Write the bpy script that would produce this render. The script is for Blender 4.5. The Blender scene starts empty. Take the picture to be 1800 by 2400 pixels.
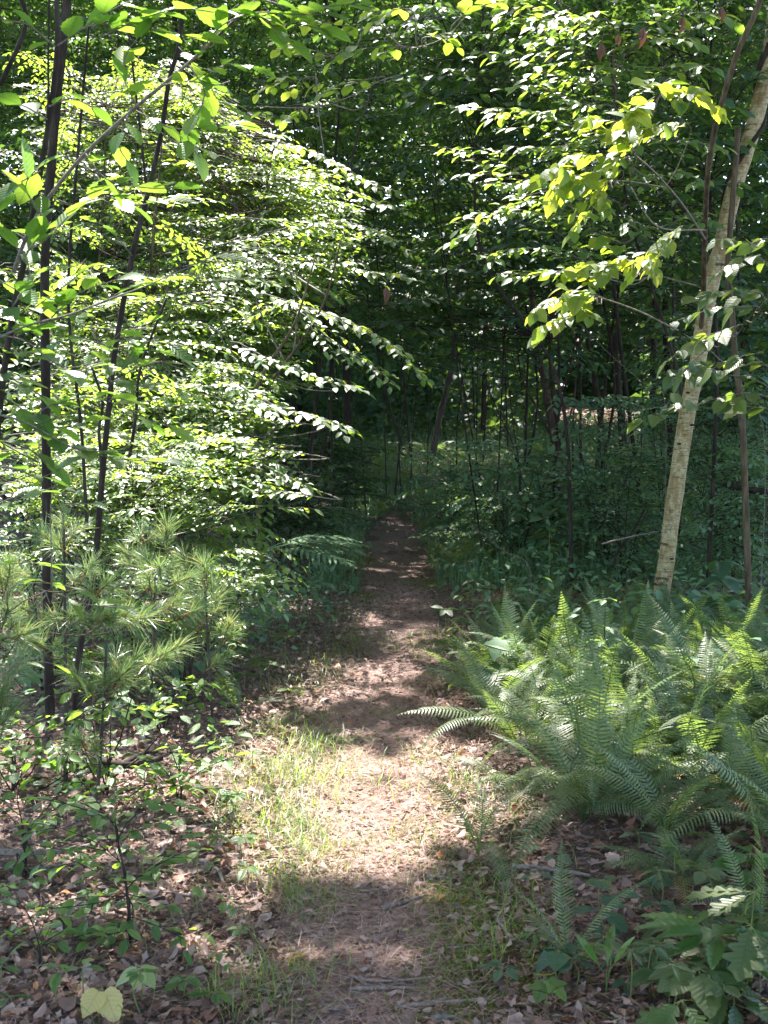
import bpy, math, random
import numpy as np
from mathutils import Matrix, Vector

rng = np.random.default_rng(7)
R = math.radians
C = bpy.context.scene.collection
scene = bpy.context.scene

# ------------------------------------------------------------------ camera, sky, sun, exposure
EYE = np.array([0.0, 0.0, 1.55])
FPX = 3000.0                                   # focal length in pixels of the 1800 x 2400 photograph
PITCH = math.atan(250 / FPX)
cam_d = bpy.data.cameras.new('camera')
cam = bpy.data.objects.new('camera', cam_d)
C.objects.link(cam)
cam.location = EYE
cam.rotation_euler = (math.pi / 2 - PITCH, 0, 0)
cam_d.sensor_fit = 'VERTICAL'
cam_d.sensor_height = 36
cam_d.sensor_width = 27
cam_d.lens = 45
cam_d.clip_end = 500
cam_d.dof.use_dof = True
cam_d.dof.focus_distance = 8.0
cam_d.dof.aperture_fstop = 13
scene.camera = cam

SUN_EL, SUN_AZ = 58.0, -10.0                   # azimuth from +Y (ahead), minus = left
SUN_STRENGTH = 4.1
SKY_STRENGTH = 0.15
EXPOSURE = 2.85
world = bpy.data.worlds.new('World')
scene.world = world
world.use_nodes = True
wn = world.node_tree.nodes
bgn = wn['Background']
sky = wn.new('ShaderNodeTexSky')
sky.sky_type = 'NISHITA'
sky.sun_disc = False
sky.sun_elevation = R(SUN_EL)
sky.sun_rotation = R(SUN_AZ)
sky.air_density = 1.0
sky.dust_density = 1.5
world.node_tree.links.new(sky.outputs[0], bgn.inputs[0])
bgn.inputs[1].default_value = SKY_STRENGTH
sl = bpy.data.lights.new('sun', 'SUN')
sl.energy = SUN_STRENGTH
sl.angle = R(0.53)
sl.color = (1.0, 0.955, 0.895)
sun = bpy.data.objects.new('sun', sl)
C.objects.link(sun)
SUN = np.array([math.sin(R(SUN_AZ)) * math.cos(R(SUN_EL)), math.cos(R(SUN_AZ)) * math.cos(R(SUN_EL)), math.sin(R(SUN_EL))])
sun.rotation_euler = Vector(SUN).to_track_quat('Z', 'Y').to_euler()
sun.location = Vector(SUN * 60)
vs = scene.view_settings
vs.view_transform = 'Standard'
vs.look = 'None'
vs.exposure = EXPOSURE
vs.gamma = 1
vs.use_curve_mapping = False
cy = scene.cycles
cy.max_bounces = 7
cy.diffuse_bounces = 5
cy.glossy_bounces = 2
cy.transmission_bounces = 5
cy.transparent_max_bounces = 4
cy.sample_clamp_indirect = 6
cy.use_denoising = True

# ------------------------------------------------------------------ helpers
def at(px, py, Y):
    """the point at depth Y (metres ahead) that the photograph shows at pixel px, py"""
    h, v = (px - 900) / FPX, (1200 - py) / FPX
    d = np.array([h, math.cos(PITCH) + v * math.sin(PITCH), -math.sin(PITCH) + v * math.cos(PITCH)])
    return EYE + d * (Y / d[1])

def project(P):
    P = np.atleast_2d(P) - EYE
    f = P[:, 1] * math.cos(PITCH) - P[:, 2] * math.sin(PITCH)
    u = P[:, 1] * math.sin(PITCH) + P[:, 2] * math.cos(PITCH)
    f = np.maximum(f, 1e-3)
    return 900 + FPX * P[:, 0] / f, 1200 - FPX * u / f, f

def gz(x, y):
    """height of the forest floor"""
    x = np.asarray(x, float); y = np.asarray(y, float)
    s = np.clip(y - 11, 0, 26)
    z = 0.08 * (s - 3 * (1 - np.exp(-s / 3)))
    z = z + 0.022 * np.sin(1.7 * x + 0.6) * np.sin(1.3 * y + 1.1) + 0.012 * np.sin(4.1 * x + 2.2 * y) + 0.008 * np.sin(7.3 * y - 3.1 * x + 1)
    z = z + 0.22 * np.clip(y - 40, 0, 60)  # invented rise behind the woods, shuts out sky light at the horizon
    xc = path_x(y)
    z = z - 0.05 * np.exp(-((x - xc) / 0.45) ** 2) + 0.03 * np.clip(np.abs(x - xc) - 0.6, 0, 3)
    return z

def path_x(y):
    return np.interp(y, [0, 3.1, 4.5, 6, 8, 10, 13, 17, 21, 26], [-0.02, -0.01, -0.06, -0.07, 0.05, 0.13, 0.12, 0.10, -0.5, -2.2])

def ground_at(px, py):
    Y = 1.55 * FPX / max(py - 950, 30)
    for _ in range(12):
        p = at(px, py, Y)
        Y *= 1 - 0.8 * (float(gz(p[0], p[1])) - p[2]) / 1.55
    p = at(px, py, Y)
    p[2] = float(gz(p[0], p[1]))
    return p

def on_ground(px, Y):
    p = at(px, 1200, Y)
    p[2] = float(gz(p[0], Y))
    return p

def unit(v):
    v = np.asarray(v, float)
    return v / np.maximum(np.linalg.norm(v, axis=-1, keepdims=True), 1e-9)

def mesh_of(name, V, F, mat, smooth=True, uv=None):
    """V (n,3); F list of triangle (m,3) or quad (m,4) arrays"""
    me = bpy.data.meshes.new(name)
    V = np.asarray(V, np.float32)
    Fs = [np.asarray(f, np.int32) for f in (F if isinstance(F, list) else [F]) if len(f)]
    me.vertices.add(len(V))
    me.vertices.foreach_set('co', V.ravel())
    loops = np.concatenate([f.ravel() for f in Fs])
    counts = np.concatenate([np.full(len(f), f.shape[1], np.int32) for f in Fs])
    starts = np.concatenate([[0], np.cumsum(counts)[:-1]]).astype(np.int32)
    me.loops.add(len(loops))
    me.loops.foreach_set('vertex_index', loops)
    me.polygons.add(len(counts))
    me.polygons.foreach_set('loop_start', starts)
    me.polygons.foreach_set('loop_total', counts)
    if smooth:
        me.polygons.foreach_set('use_smooth', np.ones(len(counts), bool))
    if uv is not None:
        l = me.uv_layers.new(name='uv')
        l.data.foreach_set('uv', np.asarray(uv, np.float32)[loops].ravel())
    me.update(calc_edges=True)
    if mat is not None:
        me.materials.append(mat)
    return me

def link(name, me, parent=None, loc=None, kind=None):
    o = bpy.data.objects.new(name, me)
    C.objects.link(o)
    if parent is not None:
        o.parent = parent
    if loc is not None:
        o.location = loc
    if kind:
        o['kind'] = kind
    return o

def tag(o, label, cat, group=None):
    o['label'] = label
    o['category'] = cat
    if group:
        o['group'] = group
    return o

def thing(name, label, cat, base, group=None):
    o = bpy.data.objects.new(name, None)
    o.empty_display_size = 0.1
    C.objects.link(o)
    o.location = tuple(base)
    return tag(o, label, cat, group)

def smooth_path(P, n=4):
    """Catmull-Rom through the points"""
    P = np.asarray(P, float)
    if len(P) < 3:
        return P
    Q = np.vstack([2 * P[0] - P[1], P, 2 * P[-1] - P[-2]])
    out = []
    for i in range(1, len(Q) - 2):
        for t in np.linspace(0, 1, n, endpoint=False):
            a, b, c, d = Q[i - 1], Q[i], Q[i + 1], Q[i + 2]
            out.append(0.5 * (2 * b + (c - a) * t + (2 * a - 5 * b + 4 * c - d) * t * t + (3 * b - a - 3 * c + d) * t ** 3))
    out.append(Q[-2])
    return np.array(out)

def tube(P, r0, r1, sides=6, wob=0.0):
    P = np.asarray(P, float)
    n = len(P)
    T = unit(np.gradient(P, axis=0))
    ref = np.array([0.13, 0.97, 0.2]) if abs(T[0][2]) > 0.7 else np.array([0, 0, 1.0])
    A = unit(np.cross(T, ref)); B = np.cross(T, A)
    rad = np.linspace(r0, r1, n) if np.isscalar(r0) else np.asarray(r0)
    ang = np.linspace(0, 2 * math.pi, sides, endpoint=False)
    rr = rad[:, None] * (1 + wob * rng.standard_normal((n, sides)))
    V = P[:, None, :] + rr[..., None] * (np.cos(ang)[None, :, None] * A[:, None, :] + np.sin(ang)[None, :, None] * B[:, None, :])
    V = V.reshape(-1, 3)
    i = np.arange(n - 1)[:, None] * sides
    j = np.arange(sides)[None, :]
    k = (j + 1) % sides
    F = np.stack([i + j, i + k, i + sides + k, i + sides + j], -1).reshape(-1, 4)
    e = len(V)
    V = np.vstack([V, P[:1], P[-1:]])
    caps = np.vstack([np.stack([np.full(sides, e), k[0], j[0]], -1), np.stack([np.full(sides, e + 1), (n - 1) * sides + j[0], (n - 1) * sides + k[0]], -1)])
    return V, F, caps

class Tubes:
    def __init__(self):
        self.V, self.Q, self.T, self.n = [], [], [], 0
    def add(self, P, r0, r1, sides=5, wob=0.0):
        V, F, c = tube(P, r0, r1, sides, wob)
        self.V.append(V); self.Q.append(F + self.n); self.T.append(c + self.n)
        self.n += len(V)
    def build(self, name, mat, parent=None, base=(0, 0, 0), kind=None):
        V = np.vstack(self.V) - np.asarray(base)
        return link(name, mesh_of(name, V, [np.vstack(self.Q), np.vstack(self.T)], mat), parent, kind=kind)

# ------------------------------------------------------------------ materials
def nodes_of(name):
    m = bpy.data.materials.new(name)
    m.use_nodes = True
    nt = m.node_tree
    return m, nt, nt.nodes['Principled BSDF'], nt.nodes['Material Output']

def ramp(nt, stops, interp='LINEAR'):
    n = nt.nodes.new('ShaderNodeValToRGB')
    n.color_ramp.interpolation = interp
    e = n.color_ramp.elements
    while len(e) < len(stops):
        e.new(0.5)
    for q, (p, c) in zip(e, stops):
        q.position = p; q.color = (*c, 1)
    return n

def math_node(nt, op, a, b=None):
    n = nt.nodes.new('ShaderNodeMath'); n.operation = op
    for i, v in enumerate((a, b)):
        if v is None: continue
        if isinstance(v, (int, float)): n.inputs[i].default_value = v
        else: nt.links.new(v, n.inputs[i])
    return n.outputs[0]

def rnd_out(nt):
    oi = nt.nodes.new('ShaderNodeObjectInfo'); ge = nt.nodes.new('ShaderNodeNewGeometry')
    s = math_node(nt, 'ADD', oi.outputs['Random'], ge.outputs['Random Per Island'])
    return math_node(nt, 'FRACT', math_node(nt, 'MULTIPLY', s, 1.37))

def leaf_mat(name, refl, trans, fac=0.45, rough=0.42, spec=0.5, veins=False, spots=0.0, nveins=7):
    """thin leaf: glossy coated top and light let through from behind"""
    m, nt, bs, out = nodes_of(name)
    L = nt.links.new
    r = rnd_out(nt)
    n = len(refl)
    c1 = ramp(nt, [(i / max(n - 1, 1), c) for i, c in enumerate(refl)])
    c2 = ramp(nt, [(i / max(len(trans) - 1, 1), c) for i, c in enumerate(trans)])
    L(r, c1.inputs[0]); L(r, c2.inputs[0])
    a, b = c1.outputs[0], c2.outputs[0]
    if veins:
        uvn = nt.nodes.new('ShaderNodeUVMap')
        sp = nt.nodes.new('ShaderNodeSeparateXYZ'); L(uvn.outputs[0], sp.inputs[0])
        u = math_node(nt, 'ABSOLUTE', math_node(nt, 'SUBTRACT', sp.outputs[0], 0.5))
        mid = math_node(nt, 'LESS_THAN', u, 0.022)
        w = math_node(nt, 'FRACT', math_node(nt, 'MULTIPLY', math_node(nt, 'SUBTRACT', sp.outputs[1], math_node(nt, 'MULTIPLY', u, 0.75)), float(nveins)))
        side = math_node(nt, 'LESS_THAN', w, 0.13)
        v = math_node(nt, 'MAXIMUM', mid, side)
        mx = nt.nodes.new('ShaderNodeMix'); mx.data_type = 'RGBA'; mx.blend_type = 'MULTIPLY'
        L(math_node(nt, 'MULTIPLY', v, 0.55), mx.inputs[0]); L(b, mx.inputs[6]); mx.inputs[7].default_value = (0.55, 0.5, 0.3, 1)
        b = mx.outputs[2]
        bp = nt.nodes.new('ShaderNodeBump'); bp.inputs['Strength'].default_value = 0.5; bp.inputs['Distance'].default_value = 0.004
        sw = math_node(nt, 'ABSOLUTE', math_node(nt, 'SUBTRACT', w, 0.5))
        L(sw, bp.inputs['Height']); L(bp.outputs[0], bs.inputs['Normal'])
    if spots:
        tc = nt.nodes.new('ShaderNodeTexCoord')
        nz = nt.nodes.new('ShaderNodeTexNoise'); nz.inputs['Scale'].default_value = 30
        L(tc.outputs['Object'], nz.inputs['Vector'])
        s = math_node(nt, 'MULTIPLY', math_node(nt, 'GREATER_THAN', nz.outputs[0], 0.68), spots)
        for k in (0, 1):
            mx = nt.nodes.new('ShaderNodeMix'); mx.data_type = 'RGBA'
            L(s, mx.inputs[0]); L((a, b)[k], mx.inputs[6]); mx.inputs[7].default_value = (0.16, 0.09, 0.03, 1)
            if k == 0: a = mx.outputs[2]
            else: b = mx.outputs[2]
    L(a, bs.inputs['Base Color'])
    bs.inputs['Roughness'].default_value = rough
    bs.inputs['Specular IOR Level'].default_value = spec
    tr = nt.nodes.new('ShaderNodeBsdfTranslucent'); L(b, tr.inputs[0])
    mix = nt.nodes.new('ShaderNodeMixShader'); mix.inputs[0].default_value = fac
    L(bs.outputs[0], mix.inputs[1]); L(tr.outputs[0], mix.inputs[2]); L(mix.outputs[0], out.inputs[0])
    return m

def bark_mat(name, cols, scale=(30, 30, 6), bump=0.6, rough=0.9):
    m, nt, bs, out = nodes_of(name)
    L = nt.links.new
    tc = nt.nodes.new('ShaderNodeTexCoord'); mp = nt.nodes.new('ShaderNodeMapping')
    mp.inputs['Scale'].default_value = scale
    L(tc.outputs['Object'], mp.inputs[0])
    nz = nt.nodes.new('ShaderNodeTexNoise'); nz.inputs['Scale'].default_value = 1; nz.inputs['Detail'].default_value = 8; nz.inputs['Roughness'].default_value = 0.65
    L(mp.outputs[0], nz.inputs['Vector'])
    r = ramp(nt, [(0.3 + 0.4 * i / (len(cols) - 1), c) for i, c in enumerate(cols)])
    L(nz.outputs[0], r.inputs[0]); L(r.outputs[0], bs.inputs['Base Color'])
    bp = nt.nodes.new('ShaderNodeBump'); bp.inputs['Strength'].default_value = bump; bp.inputs['Distance'].default_value = 0.01
    L(nz.outputs[0], bp.inputs['Height']); L(bp.outputs[0], bs.inputs['Normal'])
    bs.inputs['Roughness'].default_value = rough
    bs.inputs['Specular IOR Level'].default_value = 0.15
    return m

M = {}
G1 = [(0.030, 0.065, 0.018), (0.045, 0.10, 0.022), (0.065, 0.12, 0.025)]
T1 = [(0.20, 0.36, 0.03), (0.30, 0.50, 0.04), (0.42, 0.58, 0.06)]
M['leaf_lit'] = leaf_mat('leaf_shrub_lightened', [(0.055, 0.115, 0.035), (0.07, 0.14, 0.04), (0.10, 0.155, 0.04)], [(0.24, 0.40, 0.03), (0.36, 0.54, 0.05), (0.50, 0.60, 0.06)], 0.45, 0.47, 0.85)  # leaf colour lightened to lift the dim gaps of the thicket
M['leaf_lit_v'] = leaf_mat('leaf_shrub_lightened_veined', [(0.055, 0.115, 0.035), (0.07, 0.14, 0.04), (0.10, 0.155, 0.04)], [(0.24, 0.40, 0.03), (0.36, 0.54, 0.05), (0.50, 0.60, 0.06)], 0.45, 0.47, 0.85, veins=True)  # veined copy, same lightened colour
GN = [(0.042, 0.095, 0.024), (0.062, 0.13, 0.03), (0.085, 0.15, 0.034)]
M['leaf_near'] = leaf_mat('leaf_sapling', GN, [(0.17, 0.34, 0.03), (0.25, 0.45, 0.04), (0.36, 0.52, 0.05)], 0.48, 0.42, veins=True, spots=0.25, nveins=8)
M['leaf_near_lo'] = leaf_mat('leaf_low_shrub', GN, [(0.22, 0.38, 0.03), (0.34, 0.52, 0.04), (0.42, 0.58, 0.05)], 0.45, 0.40)
M['leaf_hang'] = leaf_mat('leaf_hanging', [(0.04, 0.09, 0.025), (0.06, 0.11, 0.025), (0.10, 0.14, 0.03)], [(0.32, 0.48, 0.03), (0.46, 0.60, 0.04), (0.62, 0.66, 0.05)], 0.55, 0.45, veins=True, spots=0.3, nveins=9)
M['leaf_shade'] = leaf_mat('leaf_shade_toned', [(0.022, 0.052, 0.028), (0.032, 0.07, 0.036), (0.046, 0.09, 0.042)], [(0.09, 0.18, 0.025), (0.13, 0.25, 0.03), (0.20, 0.31, 0.04)], 0.33, 0.48, 0.3)  # dark bluish tone of shade put into the leaf colour
M['leaf_shade_v'] = leaf_mat('leaf_shade_toned_veined', [(0.022, 0.052, 0.028), (0.032, 0.07, 0.036), (0.046, 0.09, 0.042)], [(0.09, 0.18, 0.025), (0.13, 0.25, 0.03), (0.20, 0.31, 0.04)], 0.33, 0.48, 0.3, veins=True)  # veined copy with the same shade tone
M['leaf_bramble_lightened'] = leaf_mat('leaf_bramble_lightened', [(0.06, 0.12, 0.066), (0.09, 0.16, 0.09), (0.115, 0.18, 0.09)], [(0.18, 0.32, 0.06), (0.25, 0.4, 0.08)], 0.33, 0.55, 0.25)  # bluish bramble green, lightened in place of missing fill light
M['leaf_canopy'] = leaf_mat('leaf_canopy', G1, [(0.14, 0.28, 0.03), (0.2, 0.36, 0.04)], 0.35, 0.5)
M['fern'] = leaf_mat('fern_frond', [(0.055, 0.09, 0.035), (0.068, 0.105, 0.042), (0.09, 0.12, 0.042)], [(0.16, 0.26, 0.055), (0.23, 0.33, 0.06), (0.34, 0.42, 0.07)], 0.40, 0.5, 0.45)
M['fern_yellow'] = leaf_mat('fern_frond_yellowing', [(0.12, 0.12, 0.03), (0.16, 0.11, 0.035)], [(0.45, 0.42, 0.06), (0.45, 0.32, 0.06)], 0.4, 0.5, 0.4)
M['leaf_dull'] = leaf_mat('leaf_dull', [(0.035, 0.07, 0.022), (0.05, 0.085, 0.028), (0.075, 0.10, 0.03)], [(0.14, 0.24, 0.025), (0.2, 0.3, 0.03), (0.3, 0.36, 0.04)], 0.42, 0.45, veins=True, spots=0.3, nveins=9)
M['bracken'] = leaf_mat('bracken_frond', [(0.12, 0.19, 0.10), (0.14, 0.21, 0.11)], [(0.16, 0.28, 0.08), (0.2, 0.32, 0.08)], 0.3, 0.65, 0.12)
M['needle'] = leaf_mat('pine_needle', [(0.05, 0.10, 0.032), (0.075, 0.125, 0.045), (0.11, 0.13, 0.05)], [(0.17, 0.30, 0.06), (0.26, 0.38, 0.11), (0.4, 0.38, 0.12)], 0.33, 0.35, 0.8)
M['grass'] = leaf_mat('grass_blade', [(0.06, 0.12, 0.02), (0.09, 0.16, 0.03), (0.14, 0.18, 0.05)], [(0.26, 0.42, 0.04), (0.38, 0.52, 0.06), (0.5, 0.55, 0.1)], 0.4, 0.45)
M['moss'] = leaf_mat('moss', [(0.07, 0.10, 0.015), (0.10, 0.13, 0.02), (0.13, 0.15, 0.03)], [(0.2, 0.26, 0.03), (0.3, 0.34, 0.04)], 0.3, 0.7, 0.2)
M['litter'] = leaf_mat('dead_leaf', [(0.045, 0.024, 0.018), (0.115, 0.06, 0.045), (0.20, 0.118, 0.092), (0.31, 0.21, 0.17), (0.14, 0.07, 0.052), (0.19, 0.085, 0.055)], [(0.16, 0.08, 0.04), (0.28, 0.17, 0.10), (0.35, 0.16, 0.06)], 0.12, 0.55, 0.25)
M['orange_leaf'] = leaf_mat('rusty_leaf', [(0.32, 0.11, 0.03), (0.36, 0.2, 0.06)], [(0.5, 0.2, 0.04), (0.6, 0.3, 0.06)], 0.35, 0.5)
M['red_needle'] = leaf_mat('dead_pine_needle', [(0.19, 0.082, 0.058), (0.29, 0.145, 0.108), (0.40, 0.265, 0.215)], [(0.3, 0.14, 0.08), (0.35, 0.2, 0.1)], 0.12, 0.5)
M['yellow_leaf'] = leaf_mat('yellowed_leaf', [(0.5, 0.42, 0.16), (0.55, 0.45, 0.2)], [(0.7, 0.6, 0.16), (0.75, 0.6, 0.2)], 0.5, 0.5, veins=True)
M['pale_leaf'] = leaf_mat('pale_green_leaf', [(0.2, 0.27, 0.10), (0.24, 0.3, 0.12)], [(0.5, 0.6, 0.15), (0.6, 0.62, 0.2)], 0.45, 0.5, veins=True)
M['brown_leaf'] = leaf_mat('withered_leaf', [(0.06, 0.03, 0.02), (0.10, 0.045, 0.025)], [(0.10, 0.04, 0.02), (0.16, 0.065, 0.025)], 0.3, 0.6)
M['bark_dark'] = bark_mat('bark_dark', [(0.010, 0.007, 0.006), (0.026, 0.019, 0.015), (0.055, 0.043, 0.034)])
M['bark_grey'] = bark_mat('bark_grey', [(0.02, 0.016, 0.013), (0.05, 0.041, 0.033), (0.10, 0.085, 0.07)])
M['bark_red'] = bark_mat('bark_reddish', [(0.018, 0.010, 0.008), (0.045, 0.027, 0.021), (0.09, 0.06, 0.048)])
M['bark_brown'] = bark_mat('bark_brown', [(0.03, 0.021, 0.012), (0.07, 0.05, 0.03), (0.13, 0.10, 0.06)])
M['twig'] = bark_mat('twig_bark', [(0.05, 0.04, 0.03), (0.12, 0.10, 0.08), (0.2, 0.17, 0.14)], (60, 60, 60), 0.2, 0.7)
M['stick'] = bark_mat('dead_wood', [(0.07, 0.05, 0.04), (0.17, 0.13, 0.105), (0.28, 0.23, 0.2)], (60, 60, 60), 0.5, 0.8)
M['green_stem'] = leaf_mat('green_stem', [(0.12, 0.16, 0.04), (0.16, 0.15, 0.05)], [(0.3, 0.4, 0.05), (0.3, 0.4, 0.05)], 0.2, 0.5)
M['stone'] = bark_mat('stone', [(0.06, 0.055, 0.05), (0.12, 0.11, 0.10), (0.2, 0.185, 0.17)], (25, 25, 25), 0.5, 0.85)

def birch_bark():
    m, nt, bs, out = nodes_of('birch_bark')
    L = nt.links.new
    tc = nt.nodes.new('ShaderNodeTexCoord')
    def noise(scale, detail=6, rough=0.6):
        mp = nt.nodes.new('ShaderNodeMapping'); mp.inputs['Scale'].default_value = scale
        L(tc.outputs['Object'], mp.inputs[0])
        nz = nt.nodes.new('ShaderNodeTexNoise'); nz.inputs['Scale'].default_value = 1; nz.inputs['Detail'].default_value = detail; nz.inputs['Roughness'].default_value = rough
        L(mp.outputs[0], nz.inputs['Vector'])
        return nz.outputs[0]
    big = noise((16, 16, 9), 6, 0.7); streak = noise((12, 12, 130), 4, 0.7); fine = noise((50, 50, 70), 6)
    base = ramp(nt, [(0.30, (0.17, 0.075, 0.025)), (0.40, (0.21, 0.14, 0.05)), (0.48, (0.25, 0.195, 0.085)), (0.56, (0.36, 0.305, 0.165)), (0.66, (0.14, 0.13, 0.06))])
    L(big, base.inputs[0])
    st = ramp(nt, [(0.52, (1, 1, 1)), (0.59, (0.55, 0.42, 0.28)), (0.66, (0.14, 0.09, 0.055))])
    L(streak, st.inputs[0])
    m1 = nt.nodes.new('ShaderNodeMix'); m1.data_type = 'RGBA'; m1.blend_type = 'MULTIPLY'; m1.inputs[0].default_value = 0.85
    L(base.outputs[0], m1.inputs[6]); L(st.outputs[0], m1.inputs[7])
    fr = ramp(nt, [(0.35, (0.62, 0.58, 0.5)), (0.55, (1, 1, 1))])
    L(fine, fr.inputs[0])
    m2 = nt.nodes.new('ShaderNodeMix'); m2.data_type = 'RGBA'; m2.blend_type = 'MULTIPLY'; m2.inputs[0].default_value = 0.7
    L(m1.outputs[2], m2.inputs[6]); L(fr.outputs[0], m2.inputs[7])
    L(m2.outputs[2], bs.inputs['Base Color'])
    bp = nt.nodes.new('ShaderNodeBump'); bp.inputs['Strength'].default_value = 0.5; bp.inputs['Distance'].default_value = 0.006
    L(math_node(nt, 'ADD', streak, fine), bp.inputs['Height']); L(bp.outputs[0], bs.inputs['Normal'])
    bs.inputs['Roughness'].default_value = 0.75
    return m
M['birch'] = birch_bark()

def soil(name, cols):
    m, nt, bs, out = nodes_of(name)
    L = nt.links.new
    tc = nt.nodes.new('ShaderNodeTexCoord')
    nz = nt.nodes.new('ShaderNodeTexNoise'); nz.inputs['Scale'].default_value = 22; nz.inputs['Detail'].default_value = 10; nz.inputs['Roughness'].default_value = 0.75
    L(tc.outputs['Object'], nz.inputs['Vector'])
    r = ramp(nt, [(0.3 + 0.4 * i / (len(cols) - 1), c) for i, c in enumerate(cols)])
    L(nz.outputs[0], r.inputs[0]); L(r.outputs[0], bs.inputs['Base Color'])
    vo = nt.nodes.new('ShaderNodeTexVoronoi'); vo.inputs['Scale'].default_value = 45
    L(tc.outputs['Object'], vo.inputs['Vector'])
    bp = nt.nodes.new('ShaderNodeBump'); bp.inputs['Strength'].default_value = 0.9; bp.inputs['Distance'].default_value = 0.02
    L(math_node(nt, 'ADD', nz.outputs[0], math_node(nt, 'MULTIPLY', vo.outputs['Distance'], 0.5)), bp.inputs['Height']); L(bp.outputs[0], bs.inputs['Normal'])
    bs.inputs['Roughness'].default_value = 0.9
    return m
M['soil'] = soil('forest_floor', [(0.03, 0.018, 0.013), (0.085, 0.05, 0.036), (0.18, 0.11, 0.082)])
M['path'] = soil('trodden_earth', [(0.06, 0.034, 0.026), (0.16, 0.094, 0.072), (0.27, 0.175, 0.14)])

# ------------------------------------------------------------------ ground and path
def grid(xs, ys, zf):
    X, Y = np.meshgrid(xs, ys)
    V = np.stack([X, Y, zf(X, Y)], -1).reshape(-1, 3)
    nx, ny = len(xs), len(ys)
    i = (np.arange(ny - 1)[:, None] * nx + np.arange(nx - 1)[None, :]).ravel()
    return V, np.stack([i, i + 1, i + nx + 1, i + nx], -1)
ys = np.concatenate([[-90, -50, -25, -10, -4, 0, 1.5], np.arange(2.2, 12, 0.08), np.arange(12, 45, 0.4), [48, 60, 90, 140]])
xs = np.concatenate([[-120, -60, -30, -15, -9], np.arange(-6, -2.4, 0.25), np.arange(-2.4, 2.4, 0.08), np.arange(2.4, 6, 0.25), [9, 15, 30, 60, 120]])
V, F = grid(xs, ys, gz)
V[:, 2] += np.where((np.abs(V[:, 0]) < 5) & (V[:, 1] > 2) & (V[:, 1] < 20), rng.normal(0, 0.006, len(V)), 0)
ground = link('ground', mesh_of('ground', V, F, M['soil']), kind='structure')
pv, us = [], np.linspace(-1, 1, 13)
pys = np.arange(1.0, 16.6, 0.1)
wob = np.cumsum(rng.normal(0, 0.02, len(pys))); wob -= np.linspace(wob[0], wob[-1], len(pys))
half = 0.34 * np.clip((17.5 - pys) / 3, .3, 1) + 0.05 * np.sin(pys * 2.3) + 0.03 * np.sin(pys * 5.1)
PX = path_x(pys)[:, None] + wob[:, None] * 0.3 + us[None, :] * half[:, None]
PZ = gz(PX, np.repeat(pys[:, None], 13, 1)) + 0.012 - 0.02 * np.abs(us[None, :]) ** 3
Vp = np.stack([PX, np.repeat(pys[:, None], 13, 1), PZ], -1).reshape(-1, 3)
i = (np.arange(len(pys) - 1)[:, None] * 13 + np.arange(12)[None, :]).ravel()
link('path', mesh_of('path', Vp, np.stack([i, i + 1, i + 14, i + 13], -1), M['path']), kind='structure')

# ------------------------------------------------------------------ leaf shapes: x across, y along, z up; unit length
def leaf_shape(width=0.55, stations=5, serr=0.0, fold=0.12, curl=0.15, peak=0.45, tip=1.0, base=0.02):
    """a folded leaf blade: midrib with one outline point on either side per station"""
    ts = np.linspace(0, 1, stations + 2)
    V, uv = [], []
    for k, t in enumerate(ts):
        a = (t / peak) if t < peak else (1 - t) / (1 - peak)
        w = width / 2 * (math.sin(math.pi / 2 * max(a, 0)) ** (0.75 if t < peak else tip))
        if serr and 0 < k < len(ts) - 1:
            w *= 1 + serr * (1 if k % 2 else -1)
        z = -curl * t * t + curl * 0.3 * t
        V.append((0, t, z)); uv.append((0.5, t))
        if 0 < k < len(ts) - 1:
            V.append((-w, t + 0.03, z + fold * w * 2)); uv.append((0.5 - w, t))
            V.append((w, t + 0.03, z + fold * w * 2)); uv.append((0.5 + w, t))
    F = []
    n = stations
    idx = lambda k: 0 if k == 0 else 1 + 3 * (k - 1)
    for k in range(n + 1):
        a, b = idx(k), idx(k + 1)
        if k == 0:
            F += [(a, b, b + 1), (a, b + 2, b)]
        elif k == n:
            F += [(a, b, a + 1), (a, a + 2, b)]
        else:
            F += [(a, b, b + 1), (a, b + 1, a + 1), (a, a + 2, b + 2), (a, b + 2, b)]
    return np.array(V, float), np.array(F), np.array(uv)

def fan_leaf(outline, fold=0.1, curl=0.1, crinkle=0.0):
    """a lobed leaf from its half outline (x >= 0, from base to tip), fanned about the midrib"""
    h = np.array(outline, float)
    V = [(0, 0, 0), (0, 1, 0)]
    ts = h[:, 1]
    mid = [(0, min(max(t * 0.9 + 0.02, 0.02), 0.98), 0) for t in ts]
    V = mid + [(x, y, 0) for x, y in h] + [(-x, y, 0) for x, y in h] + [(0, 0, 0), (0, 1, 0)]
    n = len(h)
    F = []
    for k in range(n - 1):
        F += [(k, n + k, n + k + 1), (k, n + k + 1, k + 1), (k, 2 * n + k + 1, 2 * n + k), (k, k + 1, 2 * n + k + 1)]
    F += [(3 * n, n, 0), (3 * n, 0, 2 * n), (n - 1, 2 * n - 1, 3 * n + 1), (n - 1, 3 * n + 1, 3 * n - 1)]
    V = np.array(V, float)
    V[:, 2] = fold * np.abs(V[:, 0]) * 2 - curl * V[:, 1] ** 2
    if crinkle:
        V[:, 2] += rng.normal(0, crinkle, len(V))
    uv = np.stack([V[:, 0] + 0.5, V[:, 1]], -1)
    return V, np.array(F), uv

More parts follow.
